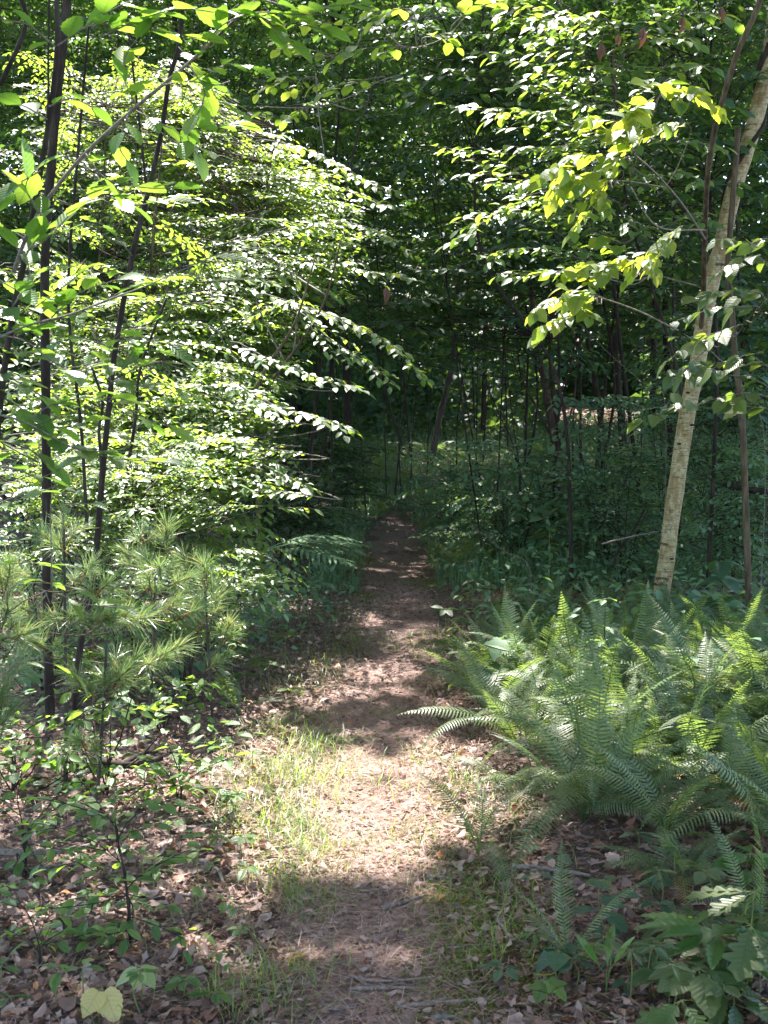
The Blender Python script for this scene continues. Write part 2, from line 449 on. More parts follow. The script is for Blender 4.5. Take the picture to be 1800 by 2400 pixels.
OAK = [(0.03, 0.02), (0.10, 0.10), (0.17, 0.22), (0.10, 0.29), (0.24, 0.40), (0.26, 0.47), (0.13, 0.50), (0.30, 0.64), (0.28, 0.72), (0.14, 0.72), (0.19, 0.86), (0.09, 0.90), (0.04, 0.97)]
MAPLE = [(0.05, 0.0), (0.22, -0.06), (0.36, 0.05), (0.30, 0.14), (0.50, 0.36), (0.56, 0.50), (0.40, 0.48), (0.26, 0.55), (0.24, 0.72), (0.12, 0.86)]
HEART = [(0.08, -0.05), (0.24, -0.07), (0.38, 0.06), (0.43, 0.22), (0.40, 0.40), (0.31, 0.58), (0.20, 0.75), (0.09, 0.89)]
BASS = [(0.06, -0.03), (0.20, -0.05), (0.29, 0.04), (0.33, 0.09), (0.31, 0.13), (0.38, 0.22), (0.36, 0.27), (0.40, 0.36), (0.36, 0.42), (0.37, 0.50), (0.30, 0.57), (0.29, 0.65), (0.21, 0.72), (0.18, 0.80), (0.09, 0.88), (0.05, 0.95)]
FRAG = [(0.1, 0.05), (0.28, 0.15), (0.2, 0.35), (0.33, 0.5), (0.22, 0.7), (0.12, 0.85)]
SH = {}
SH['oval'] = [leaf_shape(0.52, 4, 0, 0.12, c) for c in (0.10, 0.22)]
SH['oval_lo'] = [leaf_shape(0.52, 2, 0, 0.14, 0.18)]
SH['round'] = [leaf_shape(0.72, 7, 0.05, 0.10, c, 0.45, 0.75) for c in (0.10, 0.25)]
SH['serrate'] = [leaf_shape(0.60, 11, 0.06, 0.10, c, 0.42, 0.8) for c in (0.08, 0.22)]
SH['lance'] = [leaf_shape(0.26, 5, 0, 0.15, c, 0.4) for c in (0.12, 0.3)]
SH['lance_serr'] = [leaf_shape(0.30, 13, 0.12, 0.14, c, 0.42) for c in (0.15, 0.32)]
SH['oak'] = [fan_leaf(OAK, 0.08, c) for c in (0.08, 0.2)]
SH['maple'] = [fan_leaf(MAPLE, 0.05, c) for c in (0.1, 0.25)]
SH['heart'] = [fan_leaf(HEART, 0.08, c) for c in (0.12, 0.3)]
SH['bass'] = [fan_leaf(BASS, 0.07, c) for c in (0.12, 0.3)]
SH['diamond'] = [(np.array([(0, 0, 0), (-0.32, 0.45, 0.07), (0, 1, -0.06), (0.32, 0.45, 0.07)], float), np.array([(0, 2, 1), (0, 3, 2)]), np.array([(0.5, 0), (0.2, 0.45), (0.5, 1), (0.8, 0.45)]))]
SH['dead_lo'] = [leaf_shape(0.5, 2, 0, 0.25, 0.3), leaf_shape(0.6, 2, 0, -0.2, -0.3), fan_leaf(OAK[::4], 0.2, 0.25, 0.03)]
SH['dead'] = [leaf_shape(0.5, 3, 0.1, 0.25, 0.3), leaf_shape(0.55, 3, 0.1, -0.2, -0.3), fan_leaf(OAK[::2], 0.2, 0.25, 0.03), fan_leaf(OAK[1::2], -0.15, -0.3, 0.03), fan_leaf(MAPLE[::2], 0.15, 0.2, 0.04), fan_leaf(FRAG, 0.2, 0.2, 0.05)]
SH['dead_fine'] = [fan_leaf(OAK, 0.2, 0.25, 0.02), fan_leaf(OAK, -0.1, -0.3, 0.02), leaf_shape(0.5, 7, 0.06, 0.3, 0.35), leaf_shape(0.55, 7, 0.05, -0.2, -0.25), fan_leaf(MAPLE, 0.15, 0.25, 0.03)]
_mesh_cache = {}
def shape_mesh(kind, k, mat, name='leaf'):
    key = (kind, k, mat)
    if key not in _mesh_cache:
        V, F, uv = SH[kind][k]
        _mesh_cache[key] = mesh_of(name, V, F, M[mat], True, uv)
    return _mesh_cache[key]

def frames(D, N):
    """rotation matrices with columns side, direction, normal"""
    D = unit(D); S = unit(np.cross(D, N)); N = np.cross(S, D)
    return np.stack([S, D, N], -1)

def joined(kind, P, D, N, S, mat, name, parent=None, base=(0, 0, 0), stuff=True, smooth=True):
    P, D, N, S = map(np.asarray, (P, D, N, S))
    if not len(P):
        return None
    Rm = frames(D, N) * S[:, None, None]
    pick = rng.integers(0, len(SH[kind]), len(P))
    Vs, Fs, Us, n = [], [], [], 0
    for k, (V, F, uv) in enumerate(SH[kind]):
        m = pick == k
        if not m.any(): continue
        W = np.einsum('nij,vj->nvi', Rm[m], V) + (P[m] - np.asarray(base))[:, None, :]
        Vs.append(W.reshape(-1, 3))
        Fs.append((F[None] + (n + np.arange(m.sum()) * len(V))[:, None, None]).reshape(-1, 3))
        Us.append(np.tile(uv, (m.sum(), 1)))
        n += m.sum() * len(V)
    me = mesh_of(name, np.vstack(Vs), np.vstack(Fs), M[mat], smooth, np.vstack(Us))
    return link(name, me, parent, kind='stuff' if stuff else None)

# ------------------------------------------------------------------ plants
def spray_geo(path, leaf=0.07, twig=0.35, gap=0.5, r0=0.006, droop=0.15, hang=0.18, tilt=0.3, lean=0.1, bare=0.15, start=None, flat=1.0, twigs=True, lite=False, leafgap=0.62, sizevar=0.2):
    """a leafy branch along path: side twigs in a near-level plane, leaves left and right of each twig"""
    P = smooth_path(path, 4)
    tb, LV = Tubes(), []
    full = P if start is None else np.vstack([start, P])
    if start is not None:
        full = smooth_path([start, 0.5 * (np.asarray(start) + P[0]) + np.array([0, 0, -0.04]), *P[::3], P[-1]], 3)
    tb.add(full, r0, 0.0012, 5)
    seg = np.linalg.norm(np.diff(P, axis=0), axis=1)
    Ltot = seg.sum(); cum = np.concatenate([[0], np.cumsum(seg)])
    def point(s):
        return np.array([np.interp(s, cum, P[:, j]) for j in range(3)])
    axes = [(P, 0.0 if bare == 0 else bare * Ltot)]
    if twigs:
        s, side = bare * Ltot, 1
        step = max(leaf * 1.3 * gap, 0.03)
        while s < Ltot * 0.97:
            p = point(s); d = unit(point(min(s + 0.02, Ltot)) - point(max(s - 0.02, 0)))
            hz = unit(np.cross(d, [0, 0, 1.0]) + 1e-6) * side
            a = rng.normal(0.9, 0.15)
            td = unit(d * math.cos(a) + hz * math.sin(a) + np.array([0, 0, rng.normal(0.02, 0.12 * flat)]))
            tl = twig * (0.45 + 0.75 * (1 - s / Ltot)) * rng.uniform(0.6, 1.15)
            k = np.linspace(0, 1, 5)[:, None]
            bend = d * 0.25 * tl
            T = p + td * tl * k + bend * k ** 2 - np.array([0, 0, droop * tl]) * k ** 2
            tb.add(T[::2] if lite else T, 0.0018, 0.0007, 3)
            axes.append((T, 0.15 * tl))
            s += step * rng.uniform(0.7, 1.5); side = -side
    for A, s0 in axes:
        sg = np.linalg.norm(np.diff(A, axis=0), axis=1); cm = np.concatenate([[0], np.cumsum(sg)])
        s, side, tot = s0 + rng.uniform(0, leaf * 0.4), 1, cm[-1]
        while s <= tot + 1e-6:
            p = np.array([np.interp(s, cm, A[:, j]) for j in range(3)])
            q = np.array([np.interp(max(s - 0.03, 0), cm, A[:, j]) for j in range(3)])
            d = unit(A[-1] - A[-2]) if s < 0.03 else unit(p - q)
            hz = unit(np.cross(d, [0, 0, 1.0]) + 1e-6) * side
            last = s > tot - leaf * 0.5
            a = rng.normal(0.15, 0.2) if last else rng.normal(0.85, 0.2)
            ld = d * math.cos(a) + hz * math.sin(a)
            ld[2] -= rng.normal(hang, 0.2) + droop * 0.5
            nn = np.array([rng.normal(0, tilt), rng.normal(-lean, tilt), 1.0])
            LV.append((p, unit(ld), nn, leaf * rng.uniform(1 - sizevar, 1 + sizevar)))
            s += leaf * leafgap * rng.uniform(0.7, 1.4); side = -side
    return tb, LV

def bough_meshes(n, L, leaf, twig, gap, mat, bark, shape='oval_lo', **kw):
    """n variants of a leafy branch along +Y: twigs and leaves in one shared mesh"""
    out = []
    for q in range(n):
        b = rng.normal(0, .12)
        tb, LV = spray_geo([(0, 0, 0), (b * L * .3, L * .35, .03 * L), (b * L, L * .7, .02 * L), (b * L * 1.3, L, -.06 * L)], leaf=leaf, twig=twig, gap=gap, r0=.006 * L, lite=True, lean=0, **kw)
        P, D, N, S = (np.array([l[j] for l in LV]) for j in range(4))
        Rm = frames(D, unit(N)) * S[:, None, None]
        V, F, uv = SH[shape][0]
        W = (np.einsum('nij,vj->nvi', Rm, V) + P[:, None, :]).reshape(-1, 3)
        Fw = (F[None] + (np.arange(len(P)) * len(V))[:, None, None]).reshape(-1, 3)
        tv = np.vstack(tb.V); n0 = len(W)
        me = mesh_of('leafy_branch', np.vstack([W, tv]), [Fw, np.vstack(tb.T) + n0, np.vstack(tb.Q) + n0], M[mat], True, np.vstack([np.tile(uv, (len(P), 1)), np.zeros((len(tv), 2))]))
        me.materials.append(M[bark])
        mi = np.zeros(len(me.polygons), np.int32); mi[len(Fw):] = 1
        me.polygons.foreach_set('material_index', mi)
        out.append(me)
    return out

class Plant:
    def __init__(self, name, label, cat, base, group=None, bark='bark_dark'):
        self.t = thing(name, label, cat, base, group)
        self.base = np.asarray(base, float)
        self.bark = bark
        self.L = []                                   # leaves: (pos, dir, normal, size)
        self.stems = []
    def stem(self, pts, r0, r1, part='stem', sides=8, mat=None, wob=0.03, n=6):
        P = smooth_path(pts, n)
        tb = Tubes(); tb.add(P, r0, r1, sides, wob)
        tb.build(part, M[mat or self.bark], self.t, self.base)
        self.stems.append(P)
        return P
    def near_stem(self, p, below=0.3):
        best, bd = None, 1e9
        for P in self.stems:
            q = P - np.array([p[0], p[1], p[2] - below])
            d = np.einsum('ij,ij->i', q, q)
            k = int(d.argmin())
            if d[k] < bd: bd, best = d[k], P[k]
        return best
    def spray(self, path, part='branch', mat='twig', **kw):
        tb, LV = spray_geo(path, **kw)
        self.L += LV
        tb.build(part, M[mat], self.t, self.base)
    def bough(self, meshes, p, d, scale, lean=0.0, link_to_stem=False):
        """a ready leafy branch (shared mesh) set on the plant, pointing along d"""
        d = unit(d)
        o = bpy.data.objects.new('leafy_branch', meshes[int(rng.integers(0, len(meshes)))])
        C.objects.link(o); o.parent = self.t
        Rm = frames(d[None], np.array([[rng.normal(0, .12), rng.normal(-lean, .12), 1.0]]))[0] * scale
        if rng.random() < .5: Rm[:, 0] *= -1; Rm[:, 2] *= 1
        m = np.eye(4); m[:3, :3] = Rm; m[:3, 3] = np.asarray(p) - self.base
        o.matrix_local = Matrix(m.tolist())
        if link_to_stem:
            s = self.near_stem(p, .3)
            tb = Tubes(); tb.add(np.array([s, .5 * (s + p) - [0, 0, .03], p]), .004, .0025, 4)
            tb.build('limb', M[self.bark], self.t, self.base)
    def leaf(self, p, d, n, size):
        self.L.append((np.asarray(p, float), unit(d), np.asarray(n, float), size))
    def finish(self, kind='oval', lo='oval_lo', mat='leaf_lit_v', lomat='leaf_lit', parts=300, minpx=12, part='leaf'):
        if not self.L: return
        P = np.array([l[0] for l in self.L]); D = np.array([l[1] for l in self.L]); N = unit(np.array([l[2] for l in self.L])); S = np.array([l[3] for l in self.L])
        px, py, f = project(P)
        size = S / f * FPX
        inside = (px > -40) & (px < 1840) & (py > -40) & (py < 2440)
        order = np.argsort(-(size + 1000 * inside))
        take = [int(i) for i in order[:parts] if inside[i] and size[i] >= minpx]
        rest = np.ones(len(P), bool); rest[take] = False
        Rm = frames(D, N)
        for i in take:
            k = int(rng.integers(0, len(SH[kind])))
            o = bpy.data.objects.new(part, shape_mesh(kind, k, mat))
            C.objects.link(o)
            o.parent = self.t
            m = np.eye(4); m[:3, :3] = Rm[i] * S[i]; m[:3, 3] = P[i] - self.base
            o.matrix_local = Matrix(m.tolist())
        if rest.any():
            joined(lo or kind, P[rest], D[rest], N[rest], S[rest], lomat or mat, 'foliage', self.t, self.base)

def pxpath(pts, Y, dY=0.0):
    n = len(pts)
    return [at(a, b, Y + dY * k / max(n - 1, 1)) for k, (a, b) in enumerate(pts)]

# ------------------------------------------------------------------ openings cut in the canopy to aim the sun
# (centre, radii, how open): chosen pools of sunlight; leaves along their sun rays are removed
POOLS = [((-1.9, 8.2, 1.7), (1.7, 1.1, 1.1), 0.985), ((-1.8, 9.6, 2.9), (1.8, 1.1, 1.1), 0.985), ((-2.0, 11.0, 4.0), (2.0, 1.2, 1.2), 0.985), ((-2.4, 12.3, 5.2), (1.9, 1.2, 0.9), 0.8), ((2.2, 8.8, 4.0), (.8, .8, .8), .6), ((-0.16, 5.0, 0.0), (0.82, 0.95, 0.3), 0.995), ((-0.95, 4.7, 0.35), (0.75, 0.8, 0.4), 0.72),
         ((0.85, 8.3, 3.1), (0.8, 1.0, 0.7), 0.97), ((1.1, 6.9, 2.6), (0.65, 0.6, 0.8), 0.97), ((-0.69, 3.2, 0.08), (.10, .10, .08), 1.0), ((1.8, 6.8, 0.6), (1.1, 1.2, 0.5), 0.45),
         ((-0.85, 3.2, 2.2), (0.7, 0.7, 0.8), 0.8), ((-1.35, 5.9, 0.9), (1.0, 1.0, 0.7), 0.93), ((-1.1, 4.0, 0.3), (0.6, 0.5, 0.3), 0.6),
         ((4.9, 29, 1.2), (1.8, 2.2, 0.5), 0.95), ((2.2, 25, 1.0), (1.0, 1.2, 0.4), 0.7), ((1.5, 12.8, .8), (1.3, 1.4, .5), .42), ((2.3, 10.8, 1.0), (.7, .9, .8), .4), ((0.9, 10.6, .3), (.5, .9, .3), .4), ((1.5, 20.5, .8), (1.3, 1.6, .4), .55), ((1.6, 7.4, 3.4), (0.5, 0.6, 0.6), 0.7)]
drng = np.random.default_rng(3)
for _ in range(26):                     # invented openings for small flecks of sun on the floor
    yy = drng.uniform(3.0, 9.5); POOLS.append(((drng.uniform(-.28, .09) * yy, yy, 0.03), (drng.uniform(.06, .16), drng.uniform(.08, .25), .1), drng.uniform(.6, .95)))
POOLS += [((-0.72, 4.35, 0.02), (.32, .5, .1), .7), ((-0.75, 3.75, .05), (.3, .18, .1), .6)]
def openness(P):
    o = np.zeros(len(P))
    for c, r, w in POOLS:
        q = (P - np.array(c)) / np.array(r); s = SUN / np.array(r)
        t = -(q @ s) / (s @ s)
        d = np.linalg.norm(q + t[:, None] * s, axis=1)
        o = np.maximum(o, w * np.clip((1.12 - d) / 0.2, 0, 1))
    return o

# ------------------------------------------------------------------ tall canopy trees: trunk > limb, crown
tall = []      # (trunk points, radius, label, bark)
def tall_tree(base, lean, r, label, bark='bark_dark', top=10.5, group=None, pts=None):
    b = np.asarray(base, float)
    P = pts if pts is not None else [b - [0, 0, 0.15], b + np.array([lean[0] * 0.35, lean[1] * 0.3, top * 0.33]), b + np.array([lean[0] * 0.6, lean[1] * 0.7, top * 0.66]), b + np.array([lean[0], lean[1], top])]
    if pts is not None:
        e = unit(np.asarray(pts[-1]) - np.asarray(pts[-2]))
        last = np.asarray(pts[-1])
        k = (b[2] + top - last[2]) / max(e[2], 0.5)
        if k > 0.5: P = list(pts) + [last + e * k * 0.5 + [0, 0, .1], last + e * k]
    tall.append((np.array(P), r, label, bark, group))
tall_tree(on_ground(1410, 22), (0, 0), 0.055, 'dark slender trunk standing in front of the sunlit clearing', pts=[on_ground(1412, 22) - [0, 0, .1], at(1405, 960, 22), at(1392, 870, 22), at(1375, 760, 22), at(1380, 500, 22)])
tall_tree(on_ground(1462, 21), (0, 0), 0.075, 'thick dark trunk just right of the sunlit clearing', pts=[on_ground(1462, 21) - [0, 0, .1], at(1455, 960, 21), at(1440, 800, 21), at(1446, 600, 21), at(1440, 300, 21)])
tall_tree(on_ground(1008, 20), (0, 0), 0.055, 'leaning dark trunk beyond the end of the path', pts=[on_ground(1005, 20) - [0, 0, .1], at(1030, 980, 20), at(1050, 900, 20), at(1066, 800, 20), at(1075, 600, 20), at(1070, 300, 20)], bark='bark_grey')
tall_tree(on_ground(815, 23), (0, 0), 0.08, 'straight dark trunk left of the end of the path', pts=[on_ground(818, 23) - [0, 0, .1], at(812, 900, 23), at(806, 700, 23), at(800, 300, 23)])
tall_tree(on_ground(1570, 18), (0, 0), 0.06, 'dark trunk half hidden behind the birch', pts=[on_ground(1572, 18) - [0, 0, .1], at(1570, 950, 18), at(1560, 700, 18), at(1575, 200, 18)])
tall_tree(on_ground(1525, 25), (0.1, 0.2), 0.07, 'distant dark trunk between the clearing and the birch', top=11)
tall_tree(on_ground(700, 27), (0.3, 0), 0.08, 'distant trunk behind the sunlit shrubs left of the path end')
tall_tree(on_ground(1190, 29), (-0.3, 0), 0.07, 'distant trunk in the gap left of the sunlit clearing')
tall_tree(on_ground(1130, 24), (0.2, 0), 0.05, 'thin dark trunk in the gap behind the path end')
for (x, y) in [(-5.5, 17), (-3.6, 24), (-8, 26), (3.4, 33), (8.5, 20), (6.4, 31), (-1.5, 36), (-9.5, 38), (9.5, 40), (1.5, 44), (-5, 47), (5.5, 48)]:
    tall_tree((x, y, float(gz(x, y))), (rng.normal(0, .4), rng.normal(0, .4)), rng.uniform(.08, .13), 'tall tree deep in the shaded woods behind', group='tall trees of the woods behind')
for (x, y) in [(-5.2, 9.5), (4.6, 13), (6.5, 8), (-7, 3), (4.2, 3.0), (-6.8, 13), (-5, -3), (5, -4)]:  # out of view, added so their crowns shade the clearing
    tall_tree((x, y, float(gz(x, y))), (rng.normal(0, .3), rng.normal(0, .3)), rng.uniform(.09, .14), 'unseen tall tree added around the clearing for its shade', group='unseen trees added for shade')

nclu = 32000
cx = rng.uniform(-15, 15, nclu); cyy = rng.uniform(-22, 52, nclu)  # leaf layer added mostly out of view, drawn out behind camera for shade
keep = np.abs(cx) < 5.5 + 0.30 * np.maximum(cyy, 0)
cx, cyy = cx[keep], cyy[keep]
cz = gz(cx, cyy) + rng.uniform(8.2, 13, len(cx))
CP = np.stack([cx, cyy, cz], -1)
per = 14
LP = (CP[:, None, :] + rng.normal(0, 1, (len(CP), per, 3)) * np.array([.38, .38, .12])).reshape(-1, 3)
own = np.repeat(np.arange(len(CP)), per)
o = openness(LP)
k = rng.random(len(LP)) > o  # crown leaves in the way of a sun pool are removed
LP, own = LP[k], own[k]
tops = np.array([t[0][-1] for t in tall])
near = ((CP[:, None, :2] - tops[None, :, :2]) ** 2).sum(-1).argmin(1)[own]
for i, (P, r, label, bark, group) in enumerate(tall):
    t = thing('tall_tree', label, 'tree', P[0], group)
    tb = Tubes(); tb.add(smooth_path(P, 5), r, r * 0.35, 9, 0.04)
    tb.build('trunk', M[bark], t, P[0])
    m = near == i
    if m.sum() < 5: continue
    Q = LP[m]; n = len(Q)
    for a in range(6):
        q = Q[rng.integers(0, n)]
        s = P[-1] - np.array([0, 0, rng.uniform(0.5, 3.5)])
        s[:2] = [np.interp(s[2], P[:, 2], P[:, j]) for j in (0, 1)]
        tb = Tubes(); tb.add(smooth_path([s, (s + q) / 2 + [0, 0, .3], q], 4), r * .35, .008, 5)
        tb.build('limb', M[bark], t, P[0])
    a = rng.uniform(0, 2 * math.pi, n)
    D = np.stack([np.cos(a), np.sin(a), rng.normal(-.2, .2, n)], -1)
    N = np.stack([rng.normal(0, .35, n), rng.normal(0, .35, n), np.ones(n)], -1)
    joined('diamond', Q, D, N, np.where(Q[:, 1] > 18, rng.uniform(.15, .24, n), rng.uniform(.2, .3, n)), 'leaf_canopy', 'crown', t, P[0], smooth=False)

# far woods that read as one mass
n = 130000
Q = np.stack([rng.uniform(-22, 22, n), 30 + 18 * rng.random(n) ** 1.5, 14 * rng.random(n) ** 1.5 + .05], -1)
Q[:, 2] += gz(Q[:, 0], Q[:, 1])
lowgap = (Q[:, 2] - gz(Q[:, 0], Q[:, 1]) < 1.6) & (np.abs(Q[:, 0] - 0.165 * Q[:, 1]) < 2.0) & (Q[:, 1] < 33)
Q = Q[~lowgap]
Q = Q[rng.random(len(Q)) > openness(Q)]; n = len(Q)  # far leaves in the way of a sun pool go too
low = np.stack([rng.uniform(-9, 12, 16000), rng.uniform(24, 31.5, 16000), .05 + 1.5 * rng.random(16000) ** 1.6], -1)
low[:, 2] += gz(low[:, 0], low[:, 1])
low = low[~((low[:, 0] > .135 * low[:, 1]) & (low[:, 0] < .20 * low[:, 1]))]
Q = np.vstack([Q, low]); n = len(Q)
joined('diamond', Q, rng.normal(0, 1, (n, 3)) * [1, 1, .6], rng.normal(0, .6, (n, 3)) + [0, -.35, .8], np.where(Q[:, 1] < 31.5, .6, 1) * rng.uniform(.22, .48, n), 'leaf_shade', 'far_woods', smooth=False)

# ------------------------------------------------------------------ shaded understory trees with broad leaves, behind
def dirh(a, z=0.0):
    return np.array([math.cos(a), math.sin(a), z])
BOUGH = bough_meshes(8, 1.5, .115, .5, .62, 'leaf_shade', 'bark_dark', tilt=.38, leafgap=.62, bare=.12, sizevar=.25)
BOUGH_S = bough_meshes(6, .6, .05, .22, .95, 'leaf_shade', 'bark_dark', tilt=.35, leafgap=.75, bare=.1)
BOUGH_BR = bough_meshes(6, .6, .05, .22, .95, 'leaf_bramble_lightened', 'bark_dark', tilt=.35, leafgap=.75, bare=.1)
LITKW = dict(shape='oval', tilt=.3, hang=.08, leafgap=.7, bare=.1)
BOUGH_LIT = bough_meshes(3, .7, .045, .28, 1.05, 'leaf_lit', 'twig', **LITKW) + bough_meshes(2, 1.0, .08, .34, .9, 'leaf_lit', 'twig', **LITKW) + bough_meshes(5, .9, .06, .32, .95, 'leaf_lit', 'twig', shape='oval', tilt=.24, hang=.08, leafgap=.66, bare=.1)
def dress(p, ytop, ybot, d, dens, stems=None, meshes=None, smin=.6, smax=1.15):
    """leafy branches all up the stems, between two heights"""
    for P in (stems or p.stems):
        px_, py_, _ = project(P)
        ok = (py_ > ytop - 60) & (py_ < ybot)
        if not ok.any(): continue
        z0, z1 = P[ok][:, 2].min(), P[ok][:, 2].max()
        a = rng.uniform(0, 6.28)
        z = z0
        while z < z1:
            q = np.array([np.interp(z, P[:, 2], P[:, j]) for j in range(3)])
            a += 2.4 + rng.normal(0, .4)
            dv = dirh(a, rng.normal(.12, .12)); sc = rng.uniform(smin, smax) * (1.1 - .45 * (z - z0) / max(z1 - z0, .1))
            if rng.random() > openness((q + dv * sc)[None])[0]:  # branches that would block a sun pool are left out
                p.bough(meshes or BOUGH, q, dv, sc)
            z += rng.uniform(.07, .15) / dens
bgs = [(1180, 13.5, -120, 640), (1000, 15, -80, 640), (760, 14, -60, 480), (880, 17.5, -60, 640), (1330, 16, -80, 700), (1120, 18, -40, 720), (1480, 15, -80, 800), (1660, 13, -80, 780),
       (1780, 16, -80, 900), (560, 15, -80, 700), (360, 16, -80, 900), (150, 14, -80, 1000), (20, 17, -80, 1000), (620, 20, 0, 850), (1240, 21, 0, 720), (940, 22, 0, 720), (1560, 20, 0, 850), (260, 21, 0, 950),
       (450, 13, -80, 950), (1400, 12.5, -80, 560), (680, 17, -80, 700), (820, 12.5, -60, 420), (250, 17, -80, 1000), (1720, 17, -80, 1000), (1300, 18.5, -60, 740), (1060, 24, 0, 800), (1420, 24, 0, 820), (720, 24, 0, 850), (480, 19, -40, 900), (1640, 23, 0, 950), (100, 22, 0, 1000), (1800, 22, 0, 1000), (1180, 26, 100, 860), (900, 27, 100, 860), (1020, 12, -80, 330), (1560, 12, -80, 620), (-40, 14, -80, 1000), (300, 12.5, -80, 900), (1850, 13, -80, 1000)]
bl = ['in the middle of the picture above the path end', 'left of the gap above the path end', 'behind the top of the sunlit shrubs', 'over the far end of the path', 'behind the sunlit branches right of centre', 'deep in the gap behind the path',
      'behind the hanging yellow-green leaves', 'behind the upper part of the birch', 'at the right edge behind the birch', 'behind the middle of the sunlit shrubs', 'behind the left part of the sunlit shrubs', 'behind the pale trunk at the left', 'at the left edge behind the thin dark stems']
for bi, (px, d, ytop, ybot) in enumerate(bgs):
    bx = px + rng.uniform(-130, 130)
    thin_ = 850 < px < 1260 and d < 19
    if thin_: bx = px + rng.uniform(-40, 40) + (130 if 900 < px < 1060 else 0)
    b = on_ground(bx, d)
    if bi < len(bl): lab, grp = 'shaded understory tree with dark leaves ' + bl[bi], 'shaded understory trees'
    else:
        side = 'behind the sunlit thicket on the left' if px < 640 else ('beyond the gap at the end of the path' if px < 1300 else 'behind the birch on the right')
        lab, grp = 'small shaded tree deep in the woods ' + side, 'small trees ' + side
    p = Plant('understory_tree', lab, 'tree', b, grp, 'bark_dark')
    top = at(px + rng.uniform(-60, 60), ytop, d)
    mid = at(px + rng.uniform(-25, 25), 0.5 * (ytop + ybot), d)
    p.stem([b - [0, 0, .1], 0.5 * (b + mid) + [rng.normal(0, .06), 0, 0], mid, top], rng.uniform(.007, .010) if thin_ else rng.uniform(.013, .024), .005, 'trunk')
    if bi % 3 == 0 and not thin_:
        p.stem([b - [0.05, 0, .1], at(px - 40, 900, d), at(px - 110, 500, d - .3), at(px - 140, 200, d - .4)], .022, .006, 'trunk')
    dress(p, ytop, ybot, d, 1.0)
# ------------------------------------------------------------------ thin dark saplings beyond the end of the path
thin = [((922, 1130), (950, 940), 17), ((1070, 1062), (1080, 920), 19), ((858, 1150), (832, 950), 16), ((962, 1092), (976, 915), 18), ((1000, 1085), (1010, 900), 19), ((940, 1120), (940, 930), 18), ((735, 1130), (742, 860), 17),
        ((1240, 1140), (1165, 960), 14.5), ((1345, 1140), (1350, 880), 15), ((1225, 1180), (1205, 1010), 13), ((1130, 1050), (1160, 860), 20), ((1500, 1060), (1508, 850), 18), ((800, 1100), (790, 900), 19), ((700, 1150), (690, 900), 16)]
for k, (a, b, d) in enumerate(thin):
    g = on_ground(a[0], d)
    p = Plant('thin_sapling', 'thin dark bare sapling stem in the shade beyond the path end', 'sapling', g, 'thin dark saplings beyond the path')
    dx = (b[0] - a[0]) / (a[1] - b[1])
    top = at(b[0] + dx * 300, b[1] - 300, d)
    p.stem([g - [0, 0, .05], at(0.5 * (a[0] + b[0]) + rng.uniform(-6, 6), 0.5 * (a[1] + b[1]), d), at(*b, d), top], rng.uniform(.009, .015), .004)
    dress(p, b[1] - 320, b[1] - 60, d, .5, smin=.4, smax=.7)

# the dark multi-stemmed tree right of the gap
b = on_ground(1315, 14)
p = Plant('multi_stemmed_tree', 'dark reddish multi-stemmed small tree right of the gap beyond the path', 'tree', b, None, 'bark_red')
p.stem([b - [0, 0, .1], at(1303, 1080, 14), at(1290, 980, 14), at(1272, 880, 14), at(1258, 800, 14), at(1240, 640, 14), at(1215, 400, 14)], .05, .02, 'trunk', wob=.05)
p.stem([b - [0, -.05, .1], at(1312, 1050, 14.1), at(1298, 930, 14.2), at(1290, 820, 14.2), at(1300, 650, 14.2), at(1330, 400, 14.2)], .04, .015, 'trunk', wob=.05)
for a in ([(1300, 1040), (1260, 960), (1215, 880), (1190, 800)], [(1300, 1080), (1340, 960), (1352, 860), (1365, 740)], [(1290, 960), (1330, 880), (1350, 800)]):
    p.stem(pxpath(a, 14), .013, .004, 'limb', 6)
for k in range(14):
    q = at(rng.uniform(1100, 1420), rng.uniform(600, 880) if k < 6 else rng.uniform(350, 700), 14 + rng.uniform(-.8, .6)); an = rng.uniform(0, 6.28)
    p.spray([q - dirh(an) * .4, q, q + dirh(an, -.1) * .5], leaf=.11, twig=.35, gap=.9, start=p.near_stem(q, .3), mat='bark_dark', lean=.2)
dress(p, 300, 800, 14, .6, smin=.4, smax=.8)
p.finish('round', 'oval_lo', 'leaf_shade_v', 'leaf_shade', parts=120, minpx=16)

# ------------------------------------------------------------------ the sunlit shrub mass left of centre
mass = []
for (pts, d, r, lab) in [
        ([(400, 1235), (440, 1150), (535, 1045), (620, 870), (690, 760), (740, 600)], 8.4, .022, 'sunlit leafy shrub leaning right over the path from a slanting brown stem'),
        ([(330, 1255), (345, 1050), (340, 800), (360, 560), (380, 330)], 9.6, .02, 'sunlit shrub with dense small leaves behind the dark forked sapling'),
        ([(520, 1225), (545, 1060), (600, 930), (654, 870), (755, 719), (800, 560)], 8.6, .016, 'sunlit shrub whose branch tips reach furthest towards the gap'),
        ([(610, 1215), (600, 1080), (585, 900), (597, 727), (620, 480), (650, 300)], 10.6, .022, 'bright glossy-leaved shrub at the middle back of the sunlit thicket'),
        ([(230, 1270), (240, 1080), (225, 800), (240, 500), (250, 250)], 10.4, .02, 'leafy shrub at the left end of the sunlit thicket')]:
    b = on_ground(pts[0][0], d)
    p = Plant('sunlit_shrub', lab, 'shrub', b, 'sunlit shrubs left of the path', 'bark_brown')
    p.stem([b - [0, 0, .08]] + pxpath(pts[1:], d), r, .005)
    mass.append((p, d))
mass[0][0].stem(pxpath([(410, 1225), (470, 1130), (545, 1040), (580, 960)], 8.9), .014, .005)
def bank(py):
    return 7.5 + (1130 - py) / 950 * 4.2
